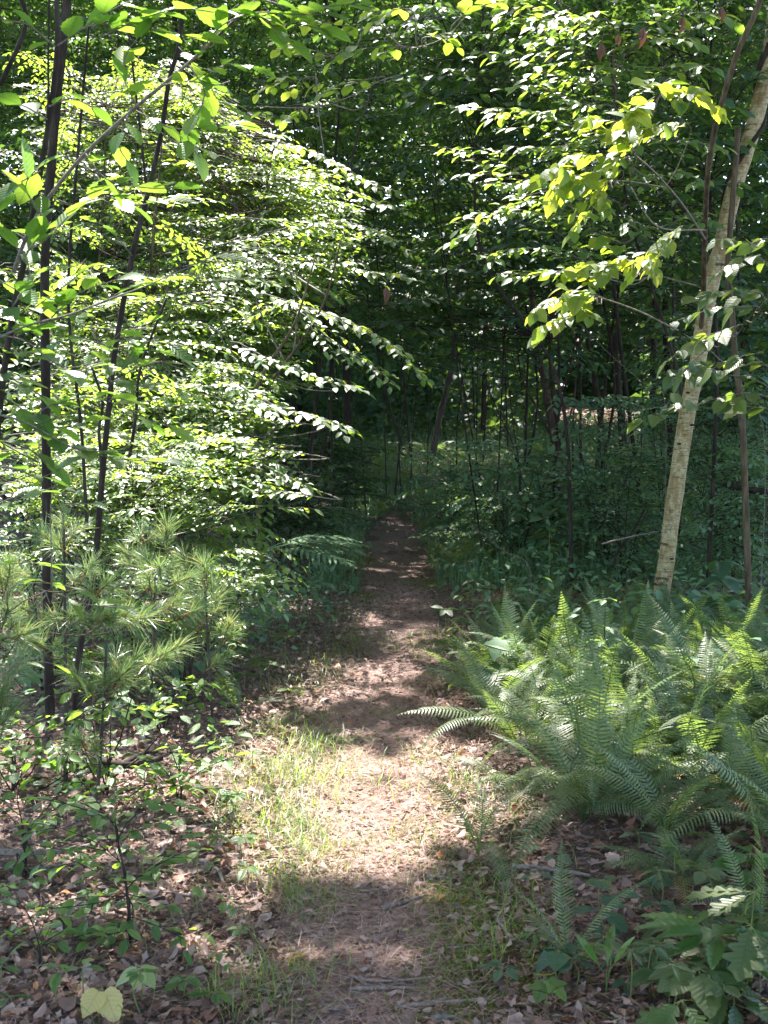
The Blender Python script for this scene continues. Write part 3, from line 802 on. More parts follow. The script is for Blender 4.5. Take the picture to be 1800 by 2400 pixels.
def right_edge(py):
    return np.interp(py, [200, 300, 400, 500, 580, 650, 720, 800, 880, 960, 1020, 1100, 1180, 1260, 1330], [560, 640, 830, 930, 900, 840, 780, 740, 690, 680, 650, 640, 610, 590, 600])
for k in range(190):
    py = rng.uniform(210, 1120) if k < 170 else rng.uniform(1080, 1300)
    xr = right_edge(py) - 30
    px = xr - abs(rng.normal(0, .45)) * 420 if rng.random() < .5 else rng.uniform(150, xr)
    if px < 100: px = rng.uniform(200, xr)
    d = bank(min(py, 1130)) + rng.uniform(-.3, .35)
    q = at(px, py, d)
    a = rng.normal(-.25, .6) if px > 450 else rng.uniform(0, 6.28)
    Lb = rng.uniform(.55, 1.1)
    path = [q - dirh(a, .05) * Lb, q - dirh(a, -.02) * Lb * .5, q + [0, 0, -.02]]
    pl = min(mass, key=lambda m: abs(m[1] - d) + 0.004 * abs(project(m[0].base)[0][0] - px) * .5)[0]
    pl.spray(path, leaf=rng.uniform(.05, .07), twig=.28, gap=.9, tilt=.24, lean=.3, hang=.08, start=pl.near_stem(path[0], .35), droop=.12)
for pl, pts, d, lf in [(2, [(600, 690), (720, 720), (830, 760), (920, 810), (1003, 892)], 8.0, .075), (2, [(520, 880), (640, 950), (740, 975), (825, 1005)], 7.9, .075), (0, [(500, 1000), (600, 1080), (660, 1110), (712, 1138)], 7.8, .075),
                       (2, [(600, 560), (760, 520), (880, 540), (960, 600)], 8.3, .075), (3, [(640, 420), (800, 440), (900, 480), (960, 500)], 9, .08), (3, [(600, 330), (720, 350), (850, 420), (940, 450)], 9.2, .08), (2, [(650, 610), (780, 620), (880, 640), (960, 650)], 8.2, .08),
                       (0, [(470, 1130), (560, 1200), (620, 1260), (650, 1340)], 7.9, .06), (0, [(450, 1060), (560, 1120), (630, 1180), (700, 1190)], 7.9, .07), (0, [(420, 1180), (500, 1260), (560, 1340), (620, 1400)], 7.7, .055), (2, [(540, 800), (650, 850), (760, 890), (830, 905)], 8.0, .075),
                       (2, [(700, 730), (780, 800), (860, 850), (930, 905)], 8.0, .06), (0, [(430, 1120), (520, 1180), (580, 1290), (600, 1400)], 7.8, .06)]:
    d = bank(np.mean([q[1] for q in pts])) - .25 if pts[0][1] < 1000 else d
    path = pxpath(pts, d, -.3)
    P_ = mass[pl][0]
    P_.spray(path, leaf=lf, twig=.3, gap=.75, tilt=.22, lean=.3, hang=.08, bare=.1, start=P_.near_stem(path[0], .3), droop=.15)
for k in range(560):
    py = rng.uniform(180, 1130) if k < 380 else rng.uniform(560, 1140)
    xr = right_edge(py) - 60
    px = xr - abs(rng.normal(0, .5)) * 400 if rng.random() < .6 else rng.uniform(60, xr)
    if px < 40: px = rng.uniform(100, xr)
    d = bank(py) + rng.uniform(-.35, .6)
    q = at(px, py, d); a = rng.normal(-.25, .8) if px > 450 else rng.uniform(0, 6.28)
    dv = dirh(a, rng.normal(.05, .25)); sc = rng.uniform(.5, 1.05)
    pl = min(mass, key=lambda m: abs(m[1] - d) + 0.004 * abs(project(m[0].base)[0][0] - px) * .5)[0]
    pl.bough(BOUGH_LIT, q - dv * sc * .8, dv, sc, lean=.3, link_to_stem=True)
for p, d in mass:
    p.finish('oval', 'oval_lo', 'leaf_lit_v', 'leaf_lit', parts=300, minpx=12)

# ------------------------------------------------------------------ left: pale trunk and the thin dark saplings close by
b = on_ground(110, 6.0)
p = Plant('slender_tree', 'slender straight grey-brown trunk at the left, behind the pine sprays', 'tree', b, None, 'bark_dark')
p.stem([b - [0, 0, .08]] + pxpath([(112, 1500), (108, 1000), (106, 600), (128, 300), (155, 30), (160, -150)], 6.0), .024, .018, 'trunk', 10, wob=.04)
p.finish()
d = 3.3
b = np.append(at(-62, 1200, d)[:2], 0); b[2] = float(gz(b[0], b[1]))
p = Plant('dark_sapling', 'dark thin sapling at the left edge with large rounded toothed leaves', 'sapling', b)
main = p.stem([b - [0, 0, .05]] + pxpath([(-58, 1900), (-40, 1400), (2, 930), (38, 700), (62, 590), (95, 400), (116, 275), (134, 108), (130, -60)], d), .0105, .0065, 'stem', 8)
p.stem(pxpath([(104, 350), (113, 240), (113, 100), (118, -60)], d - .01), .0035, .003, 'stem', 6)
p.stem(pxpath([(32, 640), (60, 560), (110, 470), (200, 360), (320, 250), (440, 150), (600, 0), (660, -60)], d - .1), .0055, .0035, 'branch', 6, 'twig')
p.stem(pxpath([(0, 200), (60, 60), (40, -30)], d + .3), .007, .006, 'stem', 6)
def big(path, leaf, dd=d, gap=.9, **kw):
    pp = pxpath(path, dd, kw.pop('dY', 0.0))
    leaf *= .97
    a = dict(leaf=leaf, twigs=False, r0=.0022, bare=.05, droop=.02, hang=.05, tilt=.22, lean=.02, leafgap=gap * .5)
    a.update(kw)
    p.spray(pp, **a)
for path, lf in [([(134, 108), (190, 70), (250, 30), (330, -10)], .09), ([(250, 80), (330, 45), (420, 20), (520, 30), (560, 10)], .09), ([(210, 60), (300, 60), (380, 75), (470, 90)], .085), ([(320, 250), (290, 180), (300, 120), (350, 60)], .085), ([(300, 270), (280, 340), (300, 380)], .07),
                 ([(440, 150), (470, 120), (520, 60), (600, 30), (720, 35), (780, 30)], .08), ([(380, 200), (440, 190), (500, 200), (540, 190)], .07), ([(200, 360), (250, 420), (340, 440), (420, 440)], .08), ([(440, 150), (480, 220), (440, 320), (470, 370)], .07),
                 ([(95, 400), (60, 420), (10, 450), (-30, 470)], .09), ([(62, 590), (110, 560), (190, 480), (260, 460)], .085), ([(60, 600), (100, 520), (60, 440), (90, 390)], .09), ([(110, 280), (60, 250), (20, 240), (-20, 240)], .08), ([(130, 110), (70, 60), (30, 50), (-20, 40)], .08), ([(115, 250), (170, 230), (220, 250), (270, 230)], .075),
                 ([(30, 720), (70, 640), (40, 580), (80, 540)], .085), ([(320, 260), (400, 300), (480, 300), (560, 290)], .07), ([(600, 30), (640, 60), (690, 55), (760, 70)], .075), ([(560, 30), (620, 40), (650, 80), (690, 100)], .08), ([(620, 0), (700, 20), (820, 10), (880, 20)], .075)]:
    big(path, lf, 3.15)
p.finish('serrate', 'oval', 'leaf_near', 'leaf_near', parts=300, minpx=12)

d = 3.1
b = np.append(at(-120, 1200, d)[:2], 0); b[2] = float(gz(b[0], b[1]))
p = Plant('leafy_sapling', 'near sapling with long pale twigs and big light green leaves, left edge', 'sapling', b, None, 'twig')
p.stem([b - [0, 0, .05]] + pxpath([(-110, 1600), (-100, 1100), (-60, 900), (-20, 800)], d), .007, .004, 'stem', 6)
p.stem(pxpath([(-20, 800), (60, 765), (170, 735), (260, 700), (330, 675), (400, 645), (500, 600)], d), .0032, .0012, 'branch', 5, 'twig')
p.stem(pxpath([(-30, 780), (60, 800), (150, 860), (260, 840)], d), .0025, .001, 'branch', 5, 'twig')
p.stem(pxpath([(-60, 960), (60, 990), (180, 1050), (330, 1062)], d), .0025, .001, 'branch', 5, 'twig')
for path, lf in [([(20, 790), (130, 750), (240, 710), (330, 675)], .085), ([(120, 745), (180, 690), (260, 660), (300, 650)], .085), ([(250, 700), (320, 670), (380, 660), (400, 640)], .085), ([(0, 830), (80, 830), (160, 870), (240, 850)], .09), ([(-40, 960), (60, 990), (170, 1050), (300, 1060)], .085), ([(60, 990), (120, 950), (220, 930), (320, 940)], .09),
                 ([(0, 870), (50, 900), (100, 930), (140, 960)], .09), ([(-30, 1030), (30, 1040), (80, 1060), (120, 1100)], .09), ([(-30, 640), (40, 680), (90, 700), (130, 690)], .085), ([(-30, 700), (40, 740), (110, 700), (190, 640)], .09), ([(-40, 900), (40, 950), (120, 1000), (200, 990)], .085), ([(170, 1050), (250, 1070), (330, 1080), (400, 1085)], .075),
                 ([(-40, 560), (20, 540), (70, 560), (120, 520)], .09), ([(250, 460), (320, 480), (380, 470), (400, 475)], .08), ([(-30, 1090), (40, 1100), (90, 1120), (140, 1100)], .08), ([(-30, 1200), (20, 1170), (70, 1160), (130, 1140)], .08)]:
    big(path, lf)
p.leaf(at(500, 600, d), (1, .1, -.12), (0, -.35, 1), .10)
p.finish('serrate', 'oval', 'leaf_near', 'leaf_near', parts=300, minpx=12)

d = 5.6
b = on_ground(168, d)
p = Plant('forked_sapling', 'dark forked sapling rising from the pines at left, bending right near its top', 'sapling', b, None, 'bark_dark')
p.stem([b - [0, 0, .05]] + pxpath([(177, 1640), (192, 1490), (220, 1350), (233, 1200), (241, 1100), (256, 945), (270, 820), (310, 600), (345, 460), (378, 310), (396, 190), (418, 110), (432, -20)], d), .017, .009, 'stem', 8)
p.stem(pxpath([(345, 460), (330, 320), (310, 150), (295, 30)], d + .1), .006, .004, 'stem', 6)
p.stem(pxpath([(220, 1330), (238, 1120), (232, 1010), (240, 940), (215, 860)], d + .15), .009, .006, 'stem', 6)
p.stem(pxpath([(290, 1250), (300, 1100), (318, 980), (330, 860), (390, 700)], d + 1.5), .012, .007, 'stem', 6)
p.stem(pxpath([(205, 1250), (190, 1000), (160, 700), (185, 330), (210, 40)], d + .4), .009, .006, 'stem', 6)
for path, lf, kd in [([(255, 940), (320, 905), (400, 905), (460, 930)], .12, 0), ([(250, 950), (210, 900), (200, 860), (170, 830)], .12, 0), ([(260, 930), (290, 880), (370, 850), (440, 870)], .13, 0), ([(262, 900), (250, 840), (280, 780), (340, 760)], .13, 0), ([(255, 940), (300, 960), (350, 985), (400, 1000)], .12, 0), ([(262, 900), (310, 840), (360, 820), (400, 830)], .13, 0), ([(270, 820), (220, 800), (180, 790), (140, 800)], .12, 0), ([(275, 800), (320, 790), (360, 800), (420, 810)], .12, 0)]:
    big(path, lf, d - .4, 1.0, lean=.12)
for path, lf in [([(310, 600), (260, 540), (220, 520), (180, 530)], .1), ([(378, 310), (420, 340), (480, 350), (520, 370)], .08), ([(396, 190), (450, 240), (520, 240), (560, 260)], .09), ([(345, 460), (300, 420), (240, 420), (200, 440)], .09), ([(418, 110), (470, 160), (540, 150), (600, 160)], .09), ([(300, 620), (230, 640), (150, 620), (90, 640)], .1)]:
    big(path, lf, d - .2, 1.0, lean=.1)
p.finish('oak', 'oak', 'leaf_near', 'leaf_near', parts=300, minpx=12)

# long-leaved branches crossing low at the left
d = 4.3
b = on_ground(-70, d)
p = Plant('arching_sapling', 'low sapling with long drooping leaves among the pine sprays at left', 'sapling', b, None, 'twig')
p.stem([b - [0, 0, .05]] + pxpath([(-60, 1700), (-20, 1500), (40, 1420), (120, 1380)], d), .005, .002, 'stem', 6)
for path, lf in [([(20, 1380), (90, 1365), (160, 1375), (200, 1385)], .13), ([(130, 1390), (180, 1410), (230, 1420), (320, 1425)], .14), ([(30, 1560), (80, 1550), (140, 1560), (200, 1590)], .13), ([(120, 1170), (160, 1180), (220, 1180), (260, 1170)], .10), ([(-20, 1330), (40, 1320), (80, 1320), (130, 1325)], .12)]:
    big(path, lf, d, 1.2, start=p.near_stem(at(path[0][0], path[0][1], d), .1))
p.finish('lance', 'lance', 'leaf_near', 'leaf_near', parts=300)
# ------------------------------------------------------------------ white pine saplings: trunk, branches, needle tufts
def tuft_mesh(k):
    n = 72
    V, F = [], []
    for i in range(n):
        s = rng.uniform(-.035, .025)
        a = rng.uniform(0, 6.283); sp = rng.uniform(.2, 1.55) * (1 - .3 * (s + .035) / .06)
        d = np.array([math.cos(a) * math.sin(sp), math.cos(sp), math.sin(a) * math.sin(sp)])
        L = rng.uniform(.075, .115)
        o = np.array([0, s, 0]); w = unit(np.cross(d, rng.normal(0, 1, 3))) * .0012
        m = o + d * L * .55; e = o + d * L + np.array([0, 0, -.012]) * rng.random()
        b = len(V)
        V += [o - w, o + w, m - w, m + w, e]
        F += [(b, b + 1, b + 3), (b, b + 3, b + 2), (b + 2, b + 3, b + 4)]
    nb = len(F)
    tv, tq, tc = tube(np.array([(0, -.05, 0), (0, 0, .002), (0, .02, 0)]), .0035, .002, 5)
    F += [tuple(f[[0, 1, 2]] + len(V)) for f in tq] + [tuple(f[[0, 2, 3]] + len(V)) for f in tq]
    me = mesh_of('needle_tuft', np.vstack([np.array(V), tv]), np.array(F), M['needle'], False)
    me.materials.append(M['orange_leaf'])
    mi = np.zeros(len(F), np.int32); mi[nb:] = 1; me.polygons.foreach_set('material_index', mi)
    return me
tufts = [tuft_mesh(k) for k in range(5)]
def pine(base_px, d, top, spots, label):
    b = on_ground(base_px, d)
    p = Plant('pine_sapling', label, 'pine', b, 'white pine saplings at the left', 'bark_grey')
    P = p.stem([b - [0, 0, .05], at((base_px + top[0]) / 2 + 8, top[1] + 300, d), at(*top, d)], .011, .004, 'trunk', 7)
    for (px, py, dd) in spots:
        e = at(px, py, d + dd)
        s = p.near_stem(e, .12)
        dr = unit((e - s) * [1, 1, .5] + rng.normal(0, .03, 3) + [0, 0, .03])
        tb = Tubes(); tb.add(smooth_path([s, (s + e) / 2 - [0, 0, .03], e], 4), .0035, .0018, 5)
        q = e - dr * .09
        tl = [(e, dr, 1.0), (q, unit(dr + np.cross(dr, [0, 0, 1]) * .9), .8), (q - dr * .03, unit(dr - np.cross(dr, [0, 0, 1]) * .9), .8)]
        for c, dv, sc in tl[1:]:
            tb.add(np.array([c - dr * .04, c + dv * .06]), .0016, .001, 4)
        tb.build('branch', M['bark_brown'], p.t, p.base)
        for c, dv, sc in tl:
            cc = c + dv * (.06 if sc < 1 else 0)
            o = link('needle_tuft', tufts[rng.integers(0, 5)], p.t)
            Rm = frames(dv[None], np.array([[rng.normal(0, .2), rng.normal(0, .2), 1]]))[0] * rng.uniform(.85, 1.15) * (1.05 if sc == 1 else .85)
            m = np.eye(4); m[:3, :3] = Rm; m[:3, 3] = cc - p.base
            o.matrix_local = Matrix(m.tolist())
pine(330, 5.9, (365, 1300), [(390, 1245, 0), (345, 1315, .1), (440, 1355, 0), (300, 1300, .2), (350, 1360, -.1), (410, 1410, .1), (330, 1250, .3), (375, 1330, -.2), (460, 1420, .1)], 'bushy white pine sapling just right of the forked sapling')
pine(495, 6.1, (478, 1330), [(478, 1335, 0), (440, 1395, .1), (500, 1420, 0), (535, 1470, -.1), (520, 1545, 0), (455, 1450, .2), (500, 1380, .1), (430, 1300, .2)], 'small white pine sapling nearest the path with a bare grey stem')
pine(140, 5.2, (150, 1240), [(150, 1235, .1), (110, 1260, 0), (245, 1375, -.2), (165, 1448, -.3), (290, 1442, -.2), (90, 1510, -.3), (60, 1430, -.2), (210, 1330, .1), (30, 1340, 0), (330, 1450, -.1), (250, 1450, -.25)], 'white pine sapling behind the straight trunk at left with bright sprays')
pine(200, 4.9, (250, 1500), [(310, 1555, 0), (280, 1590, -.1), (410, 1520, 0), (180, 1592, -.1), (190, 1735, -.1), (380, 1545, -.05), (270, 1555, .1)], 'low white pine sapling in front with wide open needle bursts')
pine(-30, 4.4, (-20, 1300), [(20, 1350, 0), (15, 1440, -.1), (10, 1620, 0), (30, 1560, .1), (15, 1680, 0), (45, 1490, -.1)], 'white pine sapling cut off by the left edge')

# ------------------------------------------------------------------ birch with its vine, and the brown stems beside it
b = on_ground(1540, 9.0); b = np.array([at(1538, 1470, 9)[0], 9.0, float(gz(at(1538, 1470, 9)[0], 9.0))])
t = thing('birch', 'pale peeling birch trunk leaning right out of the fern bed', 'tree', b)
bp = smooth_path([b - [0, 0, .1], at(1543, 1440, 9), at(1552, 1381, 9), at(1563, 1308, 9), at(1576, 1200, 9), at(1612, 962, 9), at(1632, 871, 9), at(1652, 737, 9), at(1677, 622, 9), at(1690, 579, 9), at(1718, 452, 9), at(1758, 325, 9), at(1782, 235, 9), at(1803, 140, 9), at(1830, -60, 9)], 5)
tb = Tubes(); tb.add(bp, .059, .054, 16, .02)
tb.build('trunk', M['birch'], t, b)
for k in range(26):
    i = int(rng.integers(4, len(bp) - 4)); c = bp[i]
    a = rng.uniform(math.pi, 2 * math.pi)
    nrm = np.array([math.cos(a), math.sin(a), 0])
    n = 9; w = rng.uniform(.006, .02)
    ang = np.linspace(-.5, .5, n) * rng.uniform(.5, 1.6) + a
    rr = .0585 + np.abs(np.linspace(-1, 1, n)) ** 2 * .012
    Vb = np.vstack([np.stack([np.cos(ang) * rr, np.sin(ang) * rr, np.full(n, s * w) + rng.normal(0, .003, n)], -1) for s in (-.5, .5)]) + c - b
    Fb = np.stack([np.arange(n - 1), np.arange(1, n), np.arange(n + 1, 2 * n), np.arange(n, 2 * n - 1)], -1)
    link('bark_strip', mesh_of('bark_strip', Vb, Fb, M['bark_brown' if k % 2 else 'birch']), t)
for (px, py) in [(1668, 735), (1612, 920), (1622, 996), (1592, 1040), (1648, 880), (1575, 1310)]:
    c = at(px, py, 8.94)
    a = np.linspace(0, 6.283, 9)[:-1]
    Vk = np.vstack([[0, -.012, 0], np.stack([np.cos(a) * .016, 0 * a, np.sin(a) * .008], -1)]) + c - b
    link('knot', mesh_of('knot', Vk, np.array([(0, 1 + j, 1 + (j + 1) % 8) for j in range(8)]), M['bark_dark']), t)
vt = thing('vine', 'dark woody vine twisting round the upper birch trunk', 'vine', bp[40])
seg = [c for c in bp if 100 < project(c)[1][0] < 580]
seg = smooth_path(seg, 4)
hp = np.array([c + .062 * np.array([math.cos(a), math.sin(a), 0]) for c, a in zip(seg, np.linspace(.3, 10.5, len(seg)))])
tb = Tubes(); tb.add(hp, .012, .02, 7, .1); tb.build('stem', M['bark_dark'], vt, bp[40])

def brown_stem(pts, d, r0, r1, label, name='slender_sapling'):
    g = on_ground(pts[0][0], d)
    p = Plant(name, label, 'sapling', g, None, 'bark_brown')
    p.stem([g - [0, 0, .05]] + pxpath(pts[1:], d), r0, r1, 'stem', 8, wob=.06)
    return p
p = brown_stem([(1765, 1150), (1745, 1110), (1737, 950), (1725, 860), (1712, 700), (1706, 620), (1715, 500), (1730, 300)], 8.5, .024, .018, 'crooked yellow-brown stem just behind the birch on its right')
p.finish()
b9 = on_ground(1548, 9.4)
pH = Plant('hanging_tree', 'smooth brown slanting stem left of the birch top with yellow-green hanging leaves', 'tree', b9, None, 'bark_brown')
pH.stem([b9 - [0, 0, .05], at(1585, 1130, 9.35), at(1622, 920, 9.2), at(1646, 740, 8.9), at(1652, 560, 8.4), at(1658, 420, 8.0), at(1672, 320, 7.8), at(1695, 230, 7.6), at(1730, 120, 7.5), at(1775, 20, 7.5), at(1800, -60, 7.5)], .017, .016, 'stem', 9, wob=.03)
pH.stem(pxpath([(1652, 560), (1600, 480), (1540, 410), (1485, 360)], 8.3, -1.2), .009, .004, 'branch', 6, 'stick')
pH.stem(pxpath([(1655, 540), (1540, 530), (1480, 440)], 7.2), .006, .003, 'branch', 6, 'stick')
pH.stem(pxpath([(1560, 440), (1460, 425), (1380, 435), (1300, 445), (1190, 468)], 7.0), .005, .002, 'branch', 6, 'twig')
pH.stem(pxpath([(1590, 775), (1510, 735), (1460, 715), (1400, 695)], 7.0), .006, .004, 'branch', 6, 'stick')
pH.stem(pxpath([(1635, 670), (1560, 650), (1510, 630), (1470, 610)], 7.2), .004, .002, 'branch', 6, 'stick')
pH.stem(pxpath([(1450, 690), (1500, 640), (1520, 615)], 7.0), .003, .002, 'branch', 5, 'stick')
def hang(P_, path, leaf, d, **kw):
    a = dict(leaf=leaf * .78, twig=.22, gap=1.0, r0=.003, bare=.05, droop=.28, tilt=.45, lean=.35, leafgap=.42, sizevar=.3)
    a.update(kw)
    pp = pxpath(path, d, -.2)
    P_.spray(pp, start=P_.near_stem(pp[0], .02), **a)
for path, lf in [([(1540, 230), (1500, 250), (1470, 280), (1455, 320)], .11), ([(1490, 360), (1440, 320), (1400, 290), (1370, 280)], .11), ([(1480, 370), (1420, 370), (1360, 360), (1290, 400)], .11), ([(1460, 400), (1400, 400), (1350, 420), (1300, 440)], .11), ([(1440, 420), (1380, 420), (1320, 400), (1260, 420)], .10), ([(1490, 300), (1460, 260), (1500, 220), (1530, 200)], .11),
                 ([(1420, 430), (1400, 460), (1390, 490), (1380, 510)], .09), ([(1400, 695), (1370, 660), (1340, 640), (1320, 620)], .10), ([(1410, 695), (1360, 690), (1310, 700), (1260, 720)], .10), ([(1400, 700), (1370, 720), (1340, 740), (1310, 760)], .10), ([(1500, 620), (1450, 600), (1420, 570), (1400, 560)], .10), ([(1480, 610), (1430, 620), (1390, 620), (1350, 640)], .10), ([(1560, 190), (1590, 200), (1610, 220), (1640, 215)], .10),
                 ([(1600, 530), (1560, 560), (1540, 600), (1510, 640)], .10), ([(1620, 300), (1570, 290), (1530, 300), (1480, 310)], .10)]:
    hang(pH, path, lf, 6.9)
pH.finish('bass', 'oval', 'leaf_hang', 'leaf_hang', parts=300)

# shaded big leaves in front of the birch
b = on_ground(1855, 6.8)
p = Plant('shaded_sapling', 'sapling with broad dull green leaves hanging in front of the birch trunk', 'sapling', b, None, 'bark_dark')
p.stem([b - [0, 0, .05]] + pxpath([(1850, 1200), (1845, 1000), (1835, 700), (1850, 300)], 6.8), .012, .006, 'stem', 7)
p.stem(pxpath([(1800, 700), (1740, 760), (1680, 800), (1620, 850)], 6.8), .003, .0015, 'branch', 5, 'bark_dark')
for path, lf in [([(1790, 690), (1720, 680), (1660, 690), (1620, 700)], .12), ([(1780, 720), (1700, 720), (1650, 730), (1590, 750)], .12), ([(1740, 760), (1680, 780), (1620, 790), (1560, 790)], .12), ([(1700, 780), (1650, 800), (1600, 820), (1560, 850)], .12), ([(1740, 850), (1680, 850), (1630, 860), (1580, 870)], .12), ([(1790, 900), (1740, 880), (1700, 880), (1650, 850)], .13), ([(1800, 930), (1740, 920), (1660, 940), (1560, 960)], .12), ([(1800, 960), (1750, 940), (1720, 950), (1690, 940)], .13), ([(1800, 560), (1750, 570), (1700, 560), (1660, 570)], .12), ([(1800, 620), (1760, 600), (1720, 620), (1680, 640)], .12), ([(1640, 850), (1600, 880), (1560, 960), (1490, 990)], .11), ([(1800, 860), (1770, 840), (1750, 830), (1720, 850)], .13)]:
    hang(p, path, lf * .95, 6.5, twig=.1, gap=2.0, droop=.3, leafgap=.9)
p.finish('bass', 'oval', 'leaf_dull', 'leaf_dull', parts=300)

# layered glossy branches right of centre, catching the sun
b = on_ground(1558, 9.9)
p = Plant('glossy_tree', 'small tree with level tiers of white-glinting leaves right of centre', 'tree', b, None, 'bark_dark')
p.stem([b - [0, 0, .05]] + pxpath([(1600, 1030), (1590, 880), (1530, 680), (1470, 480), (1435, 150), (1420, -60)], 9.8), .016, .007, 'trunk', 7)
for path, lf in [([(1400, 620), (1280, 520), (1180, 430), (1100, 370), (1045, 345)], .09), ([(1420, 560), (1330, 480), (1220, 410), (1120, 340)], .09), ([(1430, 400), (1300, 320), (1180, 270), (1040, 245)], .10), ([(1430, 350), (1330, 290), (1240, 260), (1150, 255)], .09), ([(1440, 500), (1340, 440), (1250, 430), (1150, 430)], .09), ([(1440, 560), (1350, 520), (1250, 500), (1120, 500)], .09), ([(1450, 640), (1340, 600), (1240, 580), (1130, 600)], .09), ([(1450, 660), (1350, 640), (1250, 640), (1180, 640)], .09), ([(1440, 300), (1370, 330), (1280, 350), (1190, 340)], .09),
                 ([(1440, 470), (1300, 470), (1200, 480), (1080, 560)], .09), ([(1440, 250), (1350, 240), (1260, 200), (1200, 210)], .10), ([(1440, 200), (1360, 130), (1280, 100), (1240, 95)], .11), ([(1440, 160), (1500, 100), (1560, 95), (1620, 90)], .11), ([(1440, 100), (1380, 60), (1300, 30), (1230, 10)], .10), ([(1440, 150), (1500, 170), (1600, 150), (1680, 160)], .11), ([(1430, 50), (1350, 40), (1260, 50), (1150, 40)], .1), ([(1450, 350), (1520, 420), (1590, 400), (1650, 430)], .09), ([(1460, 500), (1540, 540), (1610, 500), (1660, 520)], .09), ([(1440, 120), (1520, 60), (1620, 30), (1700, 40)], .11), ([(1440, 260), (1530, 330), (1620, 330), (1690, 350)], .09), ([(1440, 200), (1330, 190), (1220, 140), (1120, 120)], .10)]:
    pp = pxpath(path, 9.2, -.9)
    p.spray(pp, leaf=lf, twig=.28, gap=.95, tilt=.22, lean=.3, start=p.near_stem(pp[0], .05), droop=.1, bare=.08, mat='stick')
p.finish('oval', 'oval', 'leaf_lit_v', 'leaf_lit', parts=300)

# upper centre: overhanging branch with glinting leaves
b = on_ground(720, 12.5)
p = Plant('overhanging_tree', 'thin tree whose looping bare twigs cross the dark leaves at top centre', 'tree', b, None, 'bark_grey')
p.stem([b - [0, 0, .05]] + pxpath([(735, 1000), (780, 640), (830, 350), (900, 120), (930, -60)], 12.5), .016, .008, 'trunk', 7)
for pts in ([(840, -20), (900, 60), (950, 112), (1040, 90), (1090, 40)], [(690, 130), (770, 132), (800, 120), (830, 110)], [(600, 250), (720, 252), (800, 235), (890, 190), (940, 175)], [(780, 245), (830, 258), (850, 245)], [(740, 170), (745, 250), (760, 360), (785, 500)]):
    p.stem(pxpath(pts, 8.6), .005, .0025, 'branch', 5, 'stick')
for path, lf in [([(960, 110), (880, 110), (840, 120), (800, 130)], .1), ([(970, 30), (930, 20), (900, 35), (860, 40)], .1), ([(780, 130), (700, 110), (660, 100), (640, 95)], .08), ([(990, 90), (1030, 85), (1050, 90), (1060, 80)], .09), ([(740, 180), (680, 190), (640, 200), (600, 210)], .08), ([(720, 250), (690, 265), (660, 280), (640, 270)], .08), ([(900, 180), (840, 190), (790, 200), (740, 190)], .1), ([(1060, 60), (1110, 20), (1150, 10), (1190, 0)], .12), ([(850, 60), (800, 60), (750, 50), (700, 55)], .1)]:
    pp = pxpath(path, 8.6); p.spray(pp, leaf=lf, twig=.25, gap=1.2, lean=.2, start=p.near_stem(pp[0], .05), mat='twig')
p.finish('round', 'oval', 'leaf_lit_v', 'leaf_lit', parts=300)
# branches with broad leaves at the top right and the right side in the shade
for (px, d, spots, lab, grp_) in [
        (1120, 10.5, [(rng.uniform(950, 1300), rng.uniform(-20, 330)) for _ in range(16)], 'small tree with large dark leaves at the top just right of centre', 10),
        (1660, 9.5, [(rng.uniform(1480, 1800), rng.uniform(-20, 560)) for _ in range(18)], 'leafy tree behind the birch top at the upper right corner', 10),
        (1720, 10.5, [(rng.uniform(1600, 1800), rng.uniform(500, 1150)) for _ in range(14)], 'shaded bush with many leaves behind the birch, right edge', 10),
        (1290, 12.5, [(rng.uniform(960, 1300), rng.uniform(560, 780)) for _ in range(16)], 'shaded small tree with round bluish leaves over the dark gap', 12)]:
    b = on_ground(px if px > 1250 else 1345, d)
    p = Plant('broadleaf_tree', lab, 'tree', b, None, 'bark_dark')
    p.stem([b - [0, 0, .05], at(px + (20 if px > 1250 else 190), 900, d), at(px + 10, 600, d), at(px, 250, d), at(px + 20, -60, d)], .017, .006, 'trunk', 7)
    for (sx, sy) in spots:
        q = at(sx, sy, d + rng.uniform(-.8, .4)); a = rng.uniform(0, 6.28)
        p.spray([q - dirh(a) * .35, q, q + dirh(a, -.1) * .4], leaf=rng.uniform(.09, .12), twig=.3, gap=1.0, start=p.near_stem(q, .25), lean=.25, mat='bark_dark')
        for _ in range(2):
            a = rng.uniform(0, 6.28); p.bough(BOUGH, q + [rng.normal(0, .25), .35, rng.normal(0, .2)] - dirh(a) * .4, dirh(a), rng.uniform(.4, .7), link_to_stem=True)
    p.finish('round', 'oval', 'leaf_shade_v', 'leaf_shade', parts=260, minpx=14)

